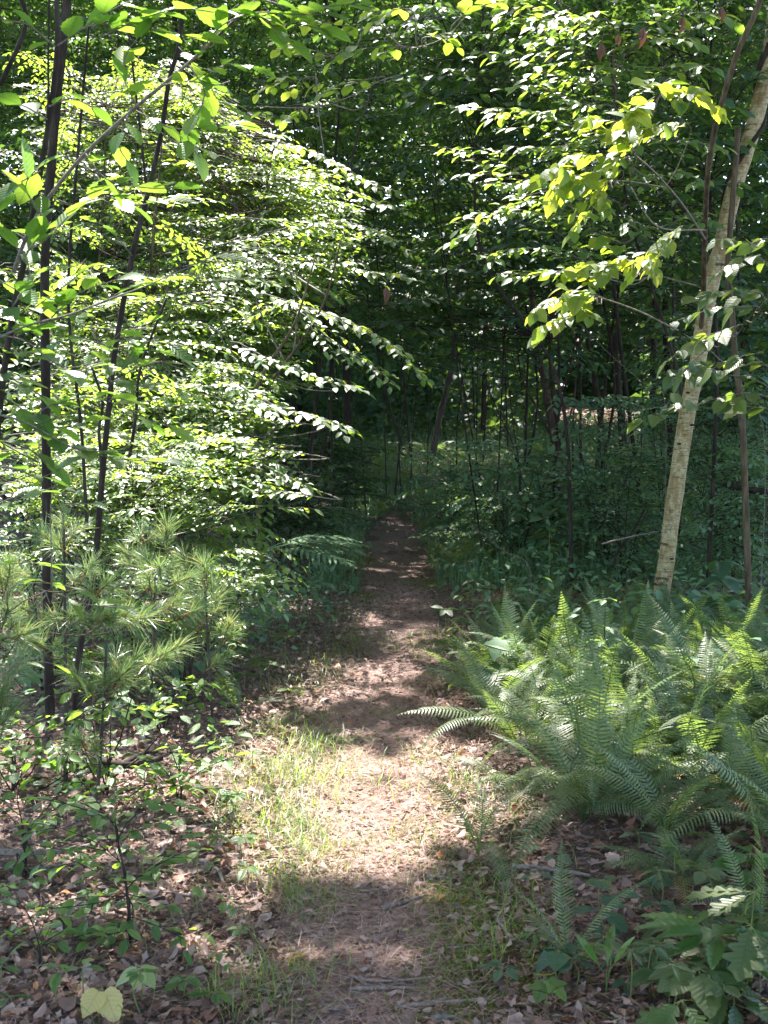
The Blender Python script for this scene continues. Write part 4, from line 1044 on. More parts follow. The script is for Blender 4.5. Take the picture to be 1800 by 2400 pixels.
# withered hanging leaves
for (px, py, d, s, lab) in [(1410, 120, 6.6, .09, 'large withered brown leaf hanging below the lit branch, leftmost at upper right'), (1507, 85, 6.7, .10, 'long withered brown leaf hanging above the yellow-green leaves'), (1448, 100, 6.8, .06, 'small withered leaf hanging between two larger brown ones'), (1690, 35, 6.6, .08, 'withered brown leaf hanging beside the birch top'), (1600, 60, 6.6, .08, 'curled brown leaf hanging left of the birch top'), (905, 690, 7.9, .11, 'torn withered brown leaf hanging at the tip of the sunlit shrub')]:
    c = at(px, py - 20, d)
    t = thing('withered_leaf', lab, 'dead leaf', c, 'withered hanging leaves')
    for q in range(2):
        o = link('blade', shape_mesh('dead_fine', 2 + q, 'brown_leaf'), t)
        Rm = frames(np.array([[rng.normal(0, .15), rng.normal(0, .1), -1]]), np.array([[rng.normal(0, .6), -1, 0]]))[0] * s * (1 - .25 * q) * np.array([.75, 1, 1])
        m = np.eye(4); m[:3, :3] = Rm; o.matrix_local = Matrix(m.tolist())
    tb = Tubes(); tb.add(np.array([c, c + [0.01, 0, .05], c + [.03, 0, .09]]), .0012, .001, 4); tb.build('stalk', M['twig'], t, c)

# ------------------------------------------------------------------ ferns
def frond_mesh(name, mat, pairs=22, a0=68, a1=-25, wide=.34, peak=.35, lob=6, bare=.14, sweep=.25, pw=.36, droop=.25, bend=0.0):
    """an arching frond one metre long: rachis, and toothed pinnae left and right"""
    n = 26
    ts = np.linspace(0, 1, n)
    ang = np.radians(a0 + (a1 - a0) * ts ** .9)
    y = np.concatenate([[0], np.cumsum(np.cos((ang[1:] + ang[:-1]) / 2)) / (n - 1)]); z = np.concatenate([[0], np.cumsum(np.sin((ang[1:] + ang[:-1]) / 2)) / (n - 1)])
    x = bend * ts ** 2
    P = np.stack([x, y, z], -1)
    V, F, cnt = [], [], 0
    tv, tq, tc = tube(P, .006, .0012, 4)
    V.append(tv); F += [tuple(f[[0, 1, 2]]) for f in tq] + [tuple(f[[0, 2, 3]]) for f in tq]; cnt = len(tv)
    for i in range(pairs):
        t = bare + (1 - bare) * (i + .5) / pairs
        p = np.array([np.interp(t, ts, P[:, j]) for j in range(3)])
        an = np.interp(t, ts, ang); T = np.array([0, math.cos(an), math.sin(an)]); Nn = np.array([0, -math.sin(an), math.cos(an)])
        u = (t - bare) / (1 - bare)
        prof = math.sin(math.pi / 2 * min(u / peak, 1)) ** .7 if u < peak else (1 - ((u - peak) / (1 - peak)) ** 1.3)
        L = wide / 2 * max(prof, .06) * rng.uniform(.93, 1.05)
        w = (1 - bare) / pairs * pw * 1.25
        for sd in (-1, 1):
            X = np.array([sd, 0, 0]) + T * sweep * (1 + u) + Nn * rng.normal(.05, .08)
            X = unit(X)
            pts = []
            for k in range(lob * 2 + 1):
                s = k / (lob * 2)
                c = p + X * L * s - Nn * droop * L * s * s + T * .15 * L * s * s
                ww = w * (1 - .75 * s ** 1.5) * (1.0 if k % 2 == 0 else .45) + .0008
                if k == lob * 2: ww = .0006
                pts.append(c - T * ww); pts.append(c + T * ww)
            V.append(np.array(pts))
            for k in range(lob * 2):
                a = cnt + 2 * k
                F += [(a, a + 1, a + 3), (a, a + 3, a + 2)] if sd > 0 else [(a, a + 3, a + 1), (a, a + 2, a + 3)]
            cnt += len(pts)
    return mesh_of(name, np.vstack(V), np.array(F), M[mat], True)
FR = [frond_mesh('frond', mt, 38, a0, a1, w, .42, lob=4, pw=.29, sweep=rng.uniform(.1, .4), droop=rng.uniform(.1, .5), bend=bd) for mt in ('fern',) for a0, a1, w, bd in [(80, -15, .22, .05), (72, -40, .25, -.06), (84, 25, .21, .03), (64, -25, .25, .1), (78, -50, .23, -.03), (70, 0, .20, -.12), (82, -30, .25, .08), (86, 45, .22, -.05)]]
FR = FR * 2 + [frond_mesh('frond', 'fern_yellow', 30, 60, -50, .22, .4, lob=4, pw=.28)]
BR = [frond_mesh('frond', 'bracken', 15, a0, a1, .75, .22, lob=7, bare=.2, sweep=.35, pw=.42, droop=.15) for a0, a1 in [(20, -18), (26, -24)]]
SMALL = [frond_mesh('frond', 'fern', 16, a0, a1, .36, .35, lob=2) for a0, a1 in [(70, -25), (60, -5)]]
def fern(base, n, L, label, group=None, meshes=FR, spread=1.0, az=None, name='fern', cat='fern'):
    t = thing(name, label, cat, base, group)
    off = rng.uniform(0, 6.28)
    for i in range(n):
        o = link('frond', meshes[rng.integers(0, len(meshes))], t)
        a = (off + 6.283 * i / n + rng.normal(0, .25)) if az is None else az[i]
        s = L * rng.uniform(.75, 1.12)
        tl = rng.normal(0, .2)
        o.matrix_local = Matrix.Rotation(a, 4, 'Z') @ Matrix.Rotation(tl * spread, 4, 'X') @ Matrix.Rotation(rng.normal(0, .28 if spread >= 1 else .08), 4, 'Y') @ Matrix.Scale(s, 4)
    return t
spots = []
tries = 0
while len(spots) < 290 and tries < 22000:
    tries += 1
    y = rng.uniform(3.6, 9.6) if tries % 3 else rng.uniform(3.6, 5.5); x = rng.uniform(.4, .34 * y + .4)
    xe = np.interp(y, [3.6, 3.9, 4.3, 4.7, 5.5, 6.2, 7, 8, 9.6], [1.05, .86, .74, .65, .56, .54, .58, .65, .85])
    if x < xe: continue
    if all((x - a) ** 2 + (y - c) ** 2 > (.13 + .009 * y) ** 2 for a, c in spots):
        spots.append((x, y))
special = [((.60, 5.45), 'fern arching lowest over the right edge of the sunlit path'), ((1.62, 9.0), 'fern growing right at the foot of the birch'), ((.98, 4.35), 'dark shaded fern at the front corner of the fern bed, drooping to the litter'), ((1.25, 7.1), 'tall fern with one white-glinting frond standing up in the fern bed'), ((2.6, 9.0), 'dim fern in the shade at the right edge behind the birch'), ((.52, 6.3), 'pale fern spilling over the path edge beside the grass'), ((1.35, 3.9), 'feathery fern just behind the toothed plant at lower right')]
for (x, y), lab in special:
    spots = [s for s in spots if (s[0] - x) ** 2 + (s[1] - y) ** 2 > .3 ** 2]
    fern((x, y, float(gz(x, y)) - .01), 9, .6 if y < 8.9 else .36, lab, 'ferns right of the path')
for x, y in spots:
    zone = ('at the near front of the bed by the bottom right plants' if y < 4.7 else 'along the path-side margin of the fern bed' if x < np.interp(y, [4.7, 6, 9.6], [.95, .9, 1.25]) and y < 8 else
            'at the shaded back of the fern bed around the birch foot' if y > 7.8 else 'at the right edge of the frame in the fern bed' if x > .235 * y else 'in the middle of the dense fern bed right of the path')
    fern((x, y, float(gz(x, y)) - .01), int(rng.integers(8, 14)), rng.uniform(.42, .72) * np.interp(y, [4.5, 5.2, 6.6, 7.8, 9.6], [.85, 1, 1, .62, .5]), 'lacy fern clump ' + zone, 'ferns ' + zone)
for (px, py, L, azs, lab) in [(615, 1420, 1.0, [-1.75, -1.4, -2.1, -1.1], 'pale bracken fern reaching over the shaded path from the left'), (640, 1330, .85, [-1.5, -1.8, -1.1], 'shaded bracken fern behind the pale one, left of the path'), (520, 1500, .55, [-1.5, -1.9, -1.0, -2.4], 'small bracken half under the sunlit leaves left of the path')]:
    fern(ground_at(px, py) + [0, 0, .42 if L > .8 else .15], len(azs), L, lab, 'bracken left of the path', BR, .35, azs, 'bracken')
for (px, py, lab) in [(560, 1680, 'small pale fern under the low leaves left of the sunlit path'), (1120, 2010, 'single dark fern lying over the path from its right edge'), (1340, 2290, 'small fern behind the upright leaves at the bottom right'), (1180, 1870, 'yellowing fern at the right edge of the sunlit path')]:
    fern(ground_at(px, py), 5, .42, lab, 'small ferns beside the path', FR, 1.2)

# ------------------------------------------------------------------ small leafy plants
def seedling(base, n, h, leaf, label, kind='oval', mat='leaf_near', group=None, cat='seedling', name='seedling', az=None, droop=.15, stem='green_stem', tilt=.15, tiers=1, lean=(0, 0)):
    base = np.asarray(base, float)
    p = Plant(name, label, cat, base, group, stem)
    top = base + np.array([lean[0], lean[1], h])
    P = p.stem([base - [0, 0, .01], base + np.array([lean[0] * .3 + rng.normal(0, .01), lean[1] * .3, h * .55]), top], .0022 + h * .004, .0014, 'stem', 5, n=4)
    off = rng.uniform(0, 6.28)
    for i in range(n):
        tier = 1 - (i * tiers // n) / max(tiers, 1) * .75
        a = off + 2.4 * i + rng.normal(0, .2) if az is None else az[i]
        s = P[int((len(P) - 1) * tier)]
        dv = dirh(a, rng.normal(-droop, .12))
        st = leaf * .18
        p.leaf(s + dv * st, dv, (rng.normal(0, tilt) - 0.2 * math.cos(a), rng.normal(-.15, tilt), 1), leaf * rng.uniform(.8, 1.15))
        tb = Tubes(); tb.add(np.array([s, s + dv * st * 1.05]), .0012, .0009, 4); tb.build('leaf_stalk', M['green_stem'], p.t, base)
    p.finish(kind, kind, mat, mat, parts=300, minpx=6)
    return p
seedling(ground_at(240, 2375), 2, .07, .085, 'small plant with a large sunbleached yellow leaf at the bottom left', 'bass', 'yellow_leaf', az=[-1.9, -1.0], droop=.5)
seedling(ground_at(330, 2350), 5, .09, .06, 'pale green and yellow toothed seedling beside the yellow leaf', 'bass', 'pale_leaf', droop=.3)
seedling(ground_at(140, 2360), 3, .10, .055, 'seedling with a light green top leaf left of the yellow leaf')
seedling(ground_at(465, 2150), 4, .10, .045, 'bright lit two-leaved seedling in litter left of the path', az=[-1.6, .2, -1.1, 2.5])
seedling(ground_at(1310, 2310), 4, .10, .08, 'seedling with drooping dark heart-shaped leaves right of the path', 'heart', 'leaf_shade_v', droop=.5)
seedling(ground_at(1275, 2375), 3, .10, .07, 'seedling with a yellow-green maple-like leaf at the bottom right', 'maple', 'leaf_hang', droop=.4, az=[-2.0, -.8, 1.5])
seedling(ground_at(1250, 2225), 6, .05, .055, 'low five-fingered pale seedling on the litter right of the path', 'lance')
seedling(ground_at(1420, 2330), 3, .05, .11, 'pair of upright blade-like leaves at the bottom right', 'lance', droop=-1.6, az=[-.3, 1.2, 3.0])
seedling(ground_at(1430, 2200), 6, .14, .09, 'dim seedling with broad grey-green leaves beneath the fern bed', 'oval', 'leaf_shade_v', tiers=2)
seedling(ground_at(1480, 2290), 5, .08, .10, 'seedling with long pale leaves in front of the toothed plant', 'lance', 'leaf_shade_v')
seedling(ground_at(790, 1450), 7, .12, .11, 'whorled broad-leaved plant left of the shaded path', 'oval', 'leaf_shade_v', droop=.05)
seedling(ground_at(680, 1660), 6, .10, .07, 'yellow-green whorled seedling at the left edge of the sunlit path', 'oval', 'leaf_hang')
seedling(ground_at(1285, 1400), 14, .55, .10, 'tall leafy herb with a bright tip before the thicket right of the path', 'lance', 'leaf_near', cat='herb', name='herb', tiers=6)
seedling(ground_at(1415, 1700), 12, .62, .08, 'upright dark-stemmed herb standing in the fern bed', 'oval', 'leaf_near', cat='herb', name='herb', tiers=5, stem='bark_dark')
seedling(ground_at(1180, 1640), 9, .35, .16, 'plant with big pale lobed leaves at the left edge of the fern bed', 'maple', 'leaf_bramble_lightened', cat='herb', name='lobed_plant', tiers=3, droop=.35)
seedling(ground_at(1390, 1290), 9, .75, .22, 'tall plant with large pale maple-like leaves in the shade right of the path', 'maple', 'leaf_bramble_lightened', cat='herb', name='lobed_plant', tiers=4, droop=.3)
seedling(ground_at(1290, 1330), 8, .55, .20, 'plant with large pale lobed leaves low in the shaded thicket', 'maple', 'leaf_bramble_lightened', cat='herb', name='lobed_plant', tiers=3, droop=.3)
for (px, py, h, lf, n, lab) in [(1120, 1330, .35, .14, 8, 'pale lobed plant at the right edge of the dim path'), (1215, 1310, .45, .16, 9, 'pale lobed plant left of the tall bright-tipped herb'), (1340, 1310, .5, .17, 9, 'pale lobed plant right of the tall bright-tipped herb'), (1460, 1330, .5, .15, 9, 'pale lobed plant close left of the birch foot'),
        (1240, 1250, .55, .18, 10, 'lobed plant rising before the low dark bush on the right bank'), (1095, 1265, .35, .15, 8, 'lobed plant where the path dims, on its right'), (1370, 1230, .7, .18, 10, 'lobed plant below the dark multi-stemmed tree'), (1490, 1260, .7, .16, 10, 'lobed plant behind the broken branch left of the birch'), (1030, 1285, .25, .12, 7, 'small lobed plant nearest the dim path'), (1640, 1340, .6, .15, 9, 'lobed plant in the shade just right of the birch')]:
    seedling(ground_at(px, py), n, h, lf, lab, 'maple', 'leaf_bramble_lightened', 'pale lobed plants right of the path', 'herb', 'lobed_plant', tiers=4, droop=.25)
seedling(ground_at(1690, 1500), 9, .5, .15, 'broad-leaved plant pressed against the foot of the birch', 'bass', 'leaf_shade_v', cat='herb', name='lobed_plant', tiers=3, droop=.3)
for k in range(56):
    px, py = rng.uniform(0, 600), rng.uniform(1800, 2390)
    seedling(ground_at(px, py), int(rng.integers(3, 8)), rng.uniform(.03, .13), rng.uniform(.03, .055), 'tiny green seedling in the leaf litter left of the path', group='tiny seedlings left of the path')
for k in range(26):
    py = rng.uniform(1980, 2390); px = rng.uniform(1150 + .1 * (2400 - py), 1800)
    seedling(ground_at(px, py), int(rng.integers(3, 7)), rng.uniform(.03, .1), rng.uniform(.035, .06), 'tiny green seedling in the litter right of the path', mat='leaf_shade_v', group='tiny seedlings right of the path')
for k in range(30):
    py = rng.uniform(2050, 2400); px = rng.uniform(1330 + .25 * (2400 - py), 1800)
    seedling(ground_at(px, py), int(rng.integers(5, 9)), rng.uniform(.06, .16), rng.uniform(.045, .075), 'leafy green plant crowding the bottom right corner', mat='leaf_dull', kind=['serrate', 'lance', 'lance_serr'][k % 3], group='leafy plants in the bottom right corner')
for k in range(90):
    py = rng.uniform(1270, 1640); sd = rng.random() < .4
    px = rng.uniform(480, 760) if sd else rng.uniform(1010, 1230)
    seedling(ground_at(px, py), int(rng.integers(5, 9)), rng.uniform(.06, .24), rng.uniform(.05, .09), 'low plant edging the path on its ' + ('pine side' if sd else 'fern side') + (' in the deep shade beyond the bracken' if py < 1400 else ' just short of the sunlit patch'), mat='leaf_dull', group='plants edging the path, ' + ('pine' if sd else 'fern') + (' side, far' if py < 1400 else ' side, near'))

# bright low shrubs at the lower left
BOUGH_LOW = bough_meshes(7, .34, .055, .12, 1.1, 'leaf_near_lo', 'bark_dark', shape='oval', tilt=.33, leafgap=.8, bare=.1)
for (px, py, spr, lab, lf, col) in [
        (310, 2215, [((310, 2120), (240, 2050), (150, 2010)), ((300, 2080), (380, 2020), (450, 1990)), ((290, 2030), (200, 1960), (90, 1930)), ((280, 1960), (330, 1900), (420, 1870)), ((270, 1930), (180, 1890), (80, 1870)), ((300, 2150), (370, 2170), (430, 2200)), ((275, 1950), (230, 1880), (180, 1820)), ((300, 2100), (210, 2120), (110, 2130)), ((320, 2180), (240, 2190), (160, 2180))], 'small dark-stemmed sapling with bright leaves in the litter, lower left', .055, 'leaf_near'),
        (60, 2050, [((60, 1960), (120, 1900), (200, 1860)), ((50, 1920), (40, 1860), (60, 1800)), ((60, 1980), (140, 1990), (200, 2000)), ((50, 1950), (10, 1900), (-30, 1880)), ((70, 1940), (150, 1850), (190, 1800)), ((40, 2000), (100, 2080), (160, 2130))], 'low bright-leaved shrub at the left edge in front of the pines', .055, 'leaf_near'),
        (420, 1900, [((420, 1850), (480, 1800), (560, 1770)), ((410, 1840), (360, 1780), (300, 1760)), ((430, 1820), (500, 1740), (560, 1720)), ((420, 1800), (450, 1720), (520, 1690)), ((415, 1850), (480, 1850), (540, 1850)), ((420, 1810), (380, 1720), (330, 1690)), ((420, 1840), (350, 1850), (290, 1830))], 'low shrub with level oval leaves below the pines, left of the path', .065, 'leaf_near'),
        (250, 1860, [((250, 1800), (180, 1760), (120, 1790)), ((255, 1780), (300, 1730), (390, 1660)), ((250, 1790), (330, 1800), (420, 1790)), ((240, 1800), (160, 1830), (80, 1820)), ((250, 1760), (230, 1690), (280, 1630))], 'low leafy shrub between the forked sapling and the fallen branch', .065, 'leaf_near'),
        (90, 2280, [((90, 2230), (40, 2190), (-10, 2170)), ((95, 2220), (150, 2180), (190, 2170)), ((90, 2210), (60, 2130), (20, 2100))], 'small bright sprig at the left edge below the fallen branches', .05, 'leaf_near'),
        (30, 1850, [((30, 1800), (80, 1760), (140, 1750)), ((30, 1780), (-10, 1740), (-30, 1700)), ((35, 1770), (60, 1710), (110, 1690))], 'leafy low shrub at the left edge under the cut-off pine', .06, 'leaf_near'),
        (380, 1720, [((380, 1680), (330, 1650), (280, 1650)), ((380, 1660), (430, 1620), (480, 1610)), ((380, 1650), (370, 1600), (340, 1580))], 'low shrub under the open pine bursts', .06, 'leaf_near'),
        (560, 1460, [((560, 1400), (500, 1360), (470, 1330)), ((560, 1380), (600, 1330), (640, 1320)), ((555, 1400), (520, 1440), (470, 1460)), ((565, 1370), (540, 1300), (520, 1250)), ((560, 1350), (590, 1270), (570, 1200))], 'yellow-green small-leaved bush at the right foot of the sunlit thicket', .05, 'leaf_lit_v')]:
    b = ground_at(px, py)
    p = Plant('low_shrub', lab, 'shrub', b, 'low shrubs at the lower left', 'bark_dark')
    ptop = spr[0][0]
    tops = min(spr, key=lambda s: s[0][1])[0]
    p.stem([b - [0, 0, .02], at((px + tops[0]) / 2 + 5, (py + tops[1]) / 2, b[1]), at(tops[0], tops[1], b[1])], .006, .002, 'stem', 6)
    for s in spr:
        pp = [at(a, c, b[1] + dy) for (a, c), dy in zip(s, np.array([0, .5, 1]) * rng.uniform(-.25, .25))]
        p.spray(pp, leaf=lf, twig=.13, gap=1.1, r0=.0025, start=p.near_stem(pp[0], .03), tilt=.3, lean=.1, bare=0.05, leafgap=.75, mat='bark_dark')
    xs_ = [q[0] for s_ in spr for q in s_]; ys_ = [q[1] for s_ in spr for q in s_]
    for q in range(0 if py > 1880 else 7):
        c = at(rng.uniform(min(xs_), max(xs_)), rng.uniform(min(ys_), max(ys_)), b[1] + rng.uniform(-.3, .35)); c[2] = max(c[2], float(gz(c[0], c[1])) + .05)
        a = rng.uniform(0, 6.28)
        p.bough(BOUGH_LOW, c - dirh(a) * .12, dirh(a, .05), rng.uniform(.7, 1.1) * lf / .055, lean=.15, link_to_stem=True)
    p.finish('oval', 'oval', col, col, parts=300)

for (px, d, x0, x1, y0, y1, n, lab) in [(300, 6.9, 40, 520, 1010, 1230, 60, 'light green shrub filling in among the tops of the pine saplings'), (90, 6.6, -40, 330, 1180, 1560, 46, 'leafy shrub behind the bright pine sprays at the left edge'), (430, 6.6, 330, 560, 1290, 1560, 26, 'low leafy shrub behind the small pine nearest the path')]:
    b = on_ground(px, d)
    p = Plant('sunlit_shrub', lab, 'shrub', b, 'leafy shrubs among the pines', 'bark_dark')
    for q in range(3):
        e = at(rng.uniform(x0, x1), y0 + 40, d); p.stem([b - [0, 0, .03], b * .6 + e * .4 + [0, 0, .08], e], .007, .002, 'stem', 5, n=4)
    for q in range(n):
        c = at(rng.uniform(x0, x1), rng.uniform(y0, y1), d + rng.uniform(-.3, .5)); a = rng.uniform(0, 6.28); dv = dirh(a, rng.normal(.05, .2))
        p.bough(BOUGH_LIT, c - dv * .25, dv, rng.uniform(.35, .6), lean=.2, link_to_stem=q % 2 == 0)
BOUGH_PALE = bough_meshes(6, .7, .085, .26, .9, 'leaf_bramble_lightened', 'bark_dark', shape='oval', tilt=.4, leafgap=.7, bare=.1, sizevar=.35)
for (px, d, x0, x1, y0, y1, n, lab) in [(1215, 12.2, 1090, 1320, 1030, 1260, 34, 'broad-leaved pale bush on the right bank left of the dark multi-stemmed tree'), (1420, 11.8, 1330, 1540, 930, 1240, 44, 'broad-leaved pale bush between the multi-stemmed tree and the birch'), (1060, 14.5, 985, 1160, 1060, 1190, 18, 'low pale bush close to where the path disappears, on its right'), (1690, 11.2, 1600, 1800, 820, 1180, 40, 'pale leafy bush behind the birch filling the right edge'), (800, 15.5, 700, 860, 1040, 1180, 18, 'low pale bush left of where the path disappears')]:
    b = on_ground(px, d)
    p = Plant('broad_leaved_bush', lab, 'shrub', b, 'pale bushes beyond the fern bed', 'bark_dark')
    for q in range(4):
        e = at(rng.uniform(x0, x1), y0 + rng.uniform(0, .3) * (y1 - y0), d); p.stem([b - [0, 0, .03], b * .6 + e * .4 + [0, 0, .08], e], .008, .002, 'stem', 5, n=4)
    for q in range(n):
        c = at(rng.uniform(x0, x1), y1 - (y1 - y0) * rng.random() ** 1.3, d + rng.uniform(-.5, .4)); a = rng.uniform(0, 6.28); dv = dirh(a, rng.normal(.05, .2))
        p.bough(BOUGH_PALE, c - dv * .3, dv, rng.uniform(.5, 1.0), lean=.25, link_to_stem=q % 2 == 0)
# shaded thicket right of the path: small-leaved shrubs and arching canes
for (px, d, x0, x1, y0, y1, n, lf, lab, grp) in [
        (1460, 11, 1330, 1560, 1060, 1330, 18, .045, 'shaded small-leaved shrub just left of the birch foot', None), (1700, 10.5, 1580, 1800, 900, 1280, 22, .045, 'shaded fine-leaved shrub just right of the birch', None), (1760, 9.8, 1640, 1800, 1050, 1340, 16, .05, 'dark small-leaved shrub at the right edge above the ferns', None),
        (1180, 13, 1050, 1330, 1150, 1300, 16, .06, 'low dark bush on the right bank of the path', None), (1560, 12, 1450, 1650, 950, 1150, 14, .05, 'shaded shrub behind the middle of the birch trunk', None), (1380, 12.5, 1270, 1480, 1120, 1260, 14, .05, 'low dark shrub at the feet of the multi-stemmed tree', None),
        (640, 11.5, 560, 760, 1120, 1260, 12, .06, 'dim low bush behind the bracken, left of the path', None), (740, 15, 640, 860, 1050, 1180, 12, .07, 'dark low bush where the path disappears', None), (450, 12, 330, 560, 1000, 1220, 14, .06, 'dark bush under the sunlit thicket', None), (120, 8.5, -20, 260, 1000, 1400, 20, .06, 'shaded bush behind the straight trunk at the left edge', None), (60, 9.5, -20, 250, 700, 1100, 20, .07, 'leafy shaded shrub filling the left edge at mid height', None), (80, 10.5, -20, 330, 100, 700, 26, .08, 'leafy shaded shrub filling the upper left corner', None)]:
    b = on_ground(px, d)
    p = Plant('thicket_shrub', lab, 'shrub', b, grp, 'bark_dark')
    for q in range(4):
        e = at(rng.uniform(x0, x1), y0 + rng.uniform(0, .4) * (y1 - y0), d + rng.uniform(-.3, .3))
        p.stem([b - [0, 0, .03], b * .6 + e * .4 + [0, 0, .08], e], .007, .002, 'stem', 5, n=4)
    py_mid = (y0 + y1) / 2
    for q in range(n * 4):
        c = at(rng.uniform(x0, x1), rng.uniform(y0, y1), d + rng.uniform(-.6, .4)); a = rng.uniform(0, 6.28)
        c[2] = max(c[2], float(gz(c[0], c[1])) + .08)
        if rng.random() < openness(c[None])[0] * (py_mid < 1250): continue  # shrub branches standing in a sun pool's rays are skipped
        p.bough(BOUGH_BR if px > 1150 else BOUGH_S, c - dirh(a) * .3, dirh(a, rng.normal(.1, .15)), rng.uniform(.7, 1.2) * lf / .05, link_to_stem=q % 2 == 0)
def cane(pts, d, label, lf=.022, r=.003):
    P = pxpath(pts, d)
    g = np.array([P[0][0], P[0][1], float(gz(P[0][0], P[0][1]))])
    p = Plant('arching_cane', label, 'shrub', g, 'arching canes', 'twig')
    p.stem([g] + P if P[0][2] - g[2] > .05 else P, r, .0012, 'stem', 5)
    p.spray(P, leaf=lf, twig=.07, gap=3.2, r0=.0008, bare=.1, leafgap=1.0, mat='twig')
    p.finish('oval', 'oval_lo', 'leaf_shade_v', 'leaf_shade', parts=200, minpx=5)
cane([(1560, 965), (1520, 910), (1440, 840), (1390, 790), (1350, 750)], 9.5, 'long thin cane with tiny paired leaves slanting across the dark stems', .03)
cane([(1240, 1330), (1180, 1290), (1130, 1250), (1095, 1230)], 9.0, 'thin bare twig with few leaves arching over the right bank', .03)
cane([(1790, 1010), (1700, 960), (1560, 955), (1500, 960)], 7.5, 'dark cane crossing in front of the birch at mid height', .03)

# toothed plants at the lower right
def toothed(px, py, d, n, h, leaf, label, azs=None, kind='lance_serr', mat='leaf_near', droop=.35, tiers=1):
    b = on_ground(px, d)
    top = at(px, py, d)
    seedling(b, n, max(top[2] - b[2], .08), leaf, label, kind, mat, cat='plant', name='toothed_plant', az=azs, droop=droop, tiers=tiers)
toothed(1705, 2190, 3.35, 9, 0, .17, 'plant with long arching toothed leaflets fanning from one stem, lower right', [2.9, 2.6, 3.3, -2.7, .3, .7, -.2, -1.9, -1.2], droop=.05)
toothed(1660, 2270, 3.2, 7, 0, .12, 'plant with broad toothed pale leaves below the fanned plant', [2.8, 3.4, -2.4, -1.6, .4, 1.4, -.8], 'serrate', 'leaf_dull', .2)
toothed(1740, 2330, 3.15, 12, 0, .14, 'dark plant with many overlapping toothed leaves in the bottom right corner', None, 'lance_serr', 'leaf_dull', .4, 3)
toothed(1790, 2090, 3.3, 8, 0, .16, 'dark deeply lobed leaves at the right edge', [2.8, 3.3, 2.4, -2.7, -2.0, 1.8, -1.5, 3.0], 'oak', 'leaf_dull', .3, 2)
toothed(1620, 2350, 3.1, 4, 0, .12, 'low yellow-green lobed leaf at the bottom right', [-2.9, -2.3, -1.2, .2], 'oak', 'leaf_hang', .3)
toothed(1780, 2000, 3.9, 9, 0, .10, 'sunlit broad-leaved plant at the right edge above the dark lobed leaves', None, 'oval', 'leaf_near', .1, 2)

# ------------------------------------------------------------------ leaf litter, needles, grass, moss, ground cover
def scatter(n, y0, y1, power=1.0, pad=.5):
    y = y0 + (y1 - y0) * rng.random(n) ** power
    x = rng.uniform(-1, 1, n) * (.315 * y + pad)
    return x, y
def lay(x, y, lift, tilt):
    n = len(x); a = rng.uniform(0, 6.283, n)
    D = np.stack([np.cos(a), np.sin(a), rng.normal(0, tilt, n)], -1)
    N = np.stack([rng.normal(0, tilt, n), rng.normal(0, tilt, n), np.ones(n)], -1)
    return np.stack([x, y, gz(x, y) + lift], -1), D, N
off_path = lambda x, y: np.abs(x - path_x(y))
x, y = scatter(24000, 2.6, 16, 1.25)
k = (off_path(x, y) > .30) | (rng.random(len(x)) < np.interp(y, [4, 7], [.75, .95])); x, y = x[k], y[k]
P_, D_, N_ = lay(x, y, rng.uniform(.006, .03, len(x)), .42)
S_ = rng.uniform(.022, .058, len(x)) * np.where(off_path(x, y) < .3, .65, 1)
order = np.argsort(-(S_ / P_[:, 1])); big300 = order[:300]; rest = np.ones(len(x), bool); rest[big300] = False
fr = rest & (P_[:, 1] > 5); nr = rest & ~fr
joined('dead', P_[nr], D_[nr], N_[nr], S_[nr], 'litter', 'leaf_litter', ground)
joined('dead_lo', P_[fr], D_[fr], N_[fr], S_[fr], 'litter', 'leaf_litter', ground)
Rm = frames(D_, N_)
for i in big300:
    o = link('fallen_leaf', shape_mesh('dead_fine', int(rng.integers(0, 5)), 'litter' if rng.random() < .93 else 'orange_leaf'), ground)
    m = np.eye(4); m[:3, :3] = Rm[i] * S_[i]; m[:3, 3] = P_[i]; o.matrix_local = Matrix(m.tolist())
x, y = scatter(150, 3, 8); P_, D_, N_ = lay(x, y, rng.uniform(.02, .04, len(x)), .35)
joined('dead', P_, D_, N_, rng.uniform(.02, .05, len(x)), 'orange_leaf', 'rusty_leaf_litter', ground)
x, y = scatter(44000, 2.6, 12, 1.2, .0); P_, D_, N_ = lay(x, y, rng.uniform(.004, .02, len(x)), .3)
joined('diamond', P_, D_, N_, rng.uniform(.010, .034, len(x)), 'litter', 'leaf_crumbs', ground, smooth=False)
SH['needle'] = [(np.array([(-.009, 0, 0), (.009, 0, 0), (.03, 1, 0), (.015, 1, 0)], float) * 1.0, np.array([(0, 1, 2), (0, 2, 3)]), np.array([(0, 0), (1, 0), (1, 1), (0, 1)]))]
x, y = scatter(34000, 2.6, 10, 1.1, 0); x = np.where(rng.random(len(x)) < .6, path_x(y) + rng.normal(0, .32, len(x)), x)
P_, D_, N_ = lay(x, y, rng.uniform(.012, .03, len(x)), .15)
joined('needle', P_, D_, N_, rng.uniform(.04, .09, len(x)), 'red_needle', 'needle_litter', ground, smooth=False)

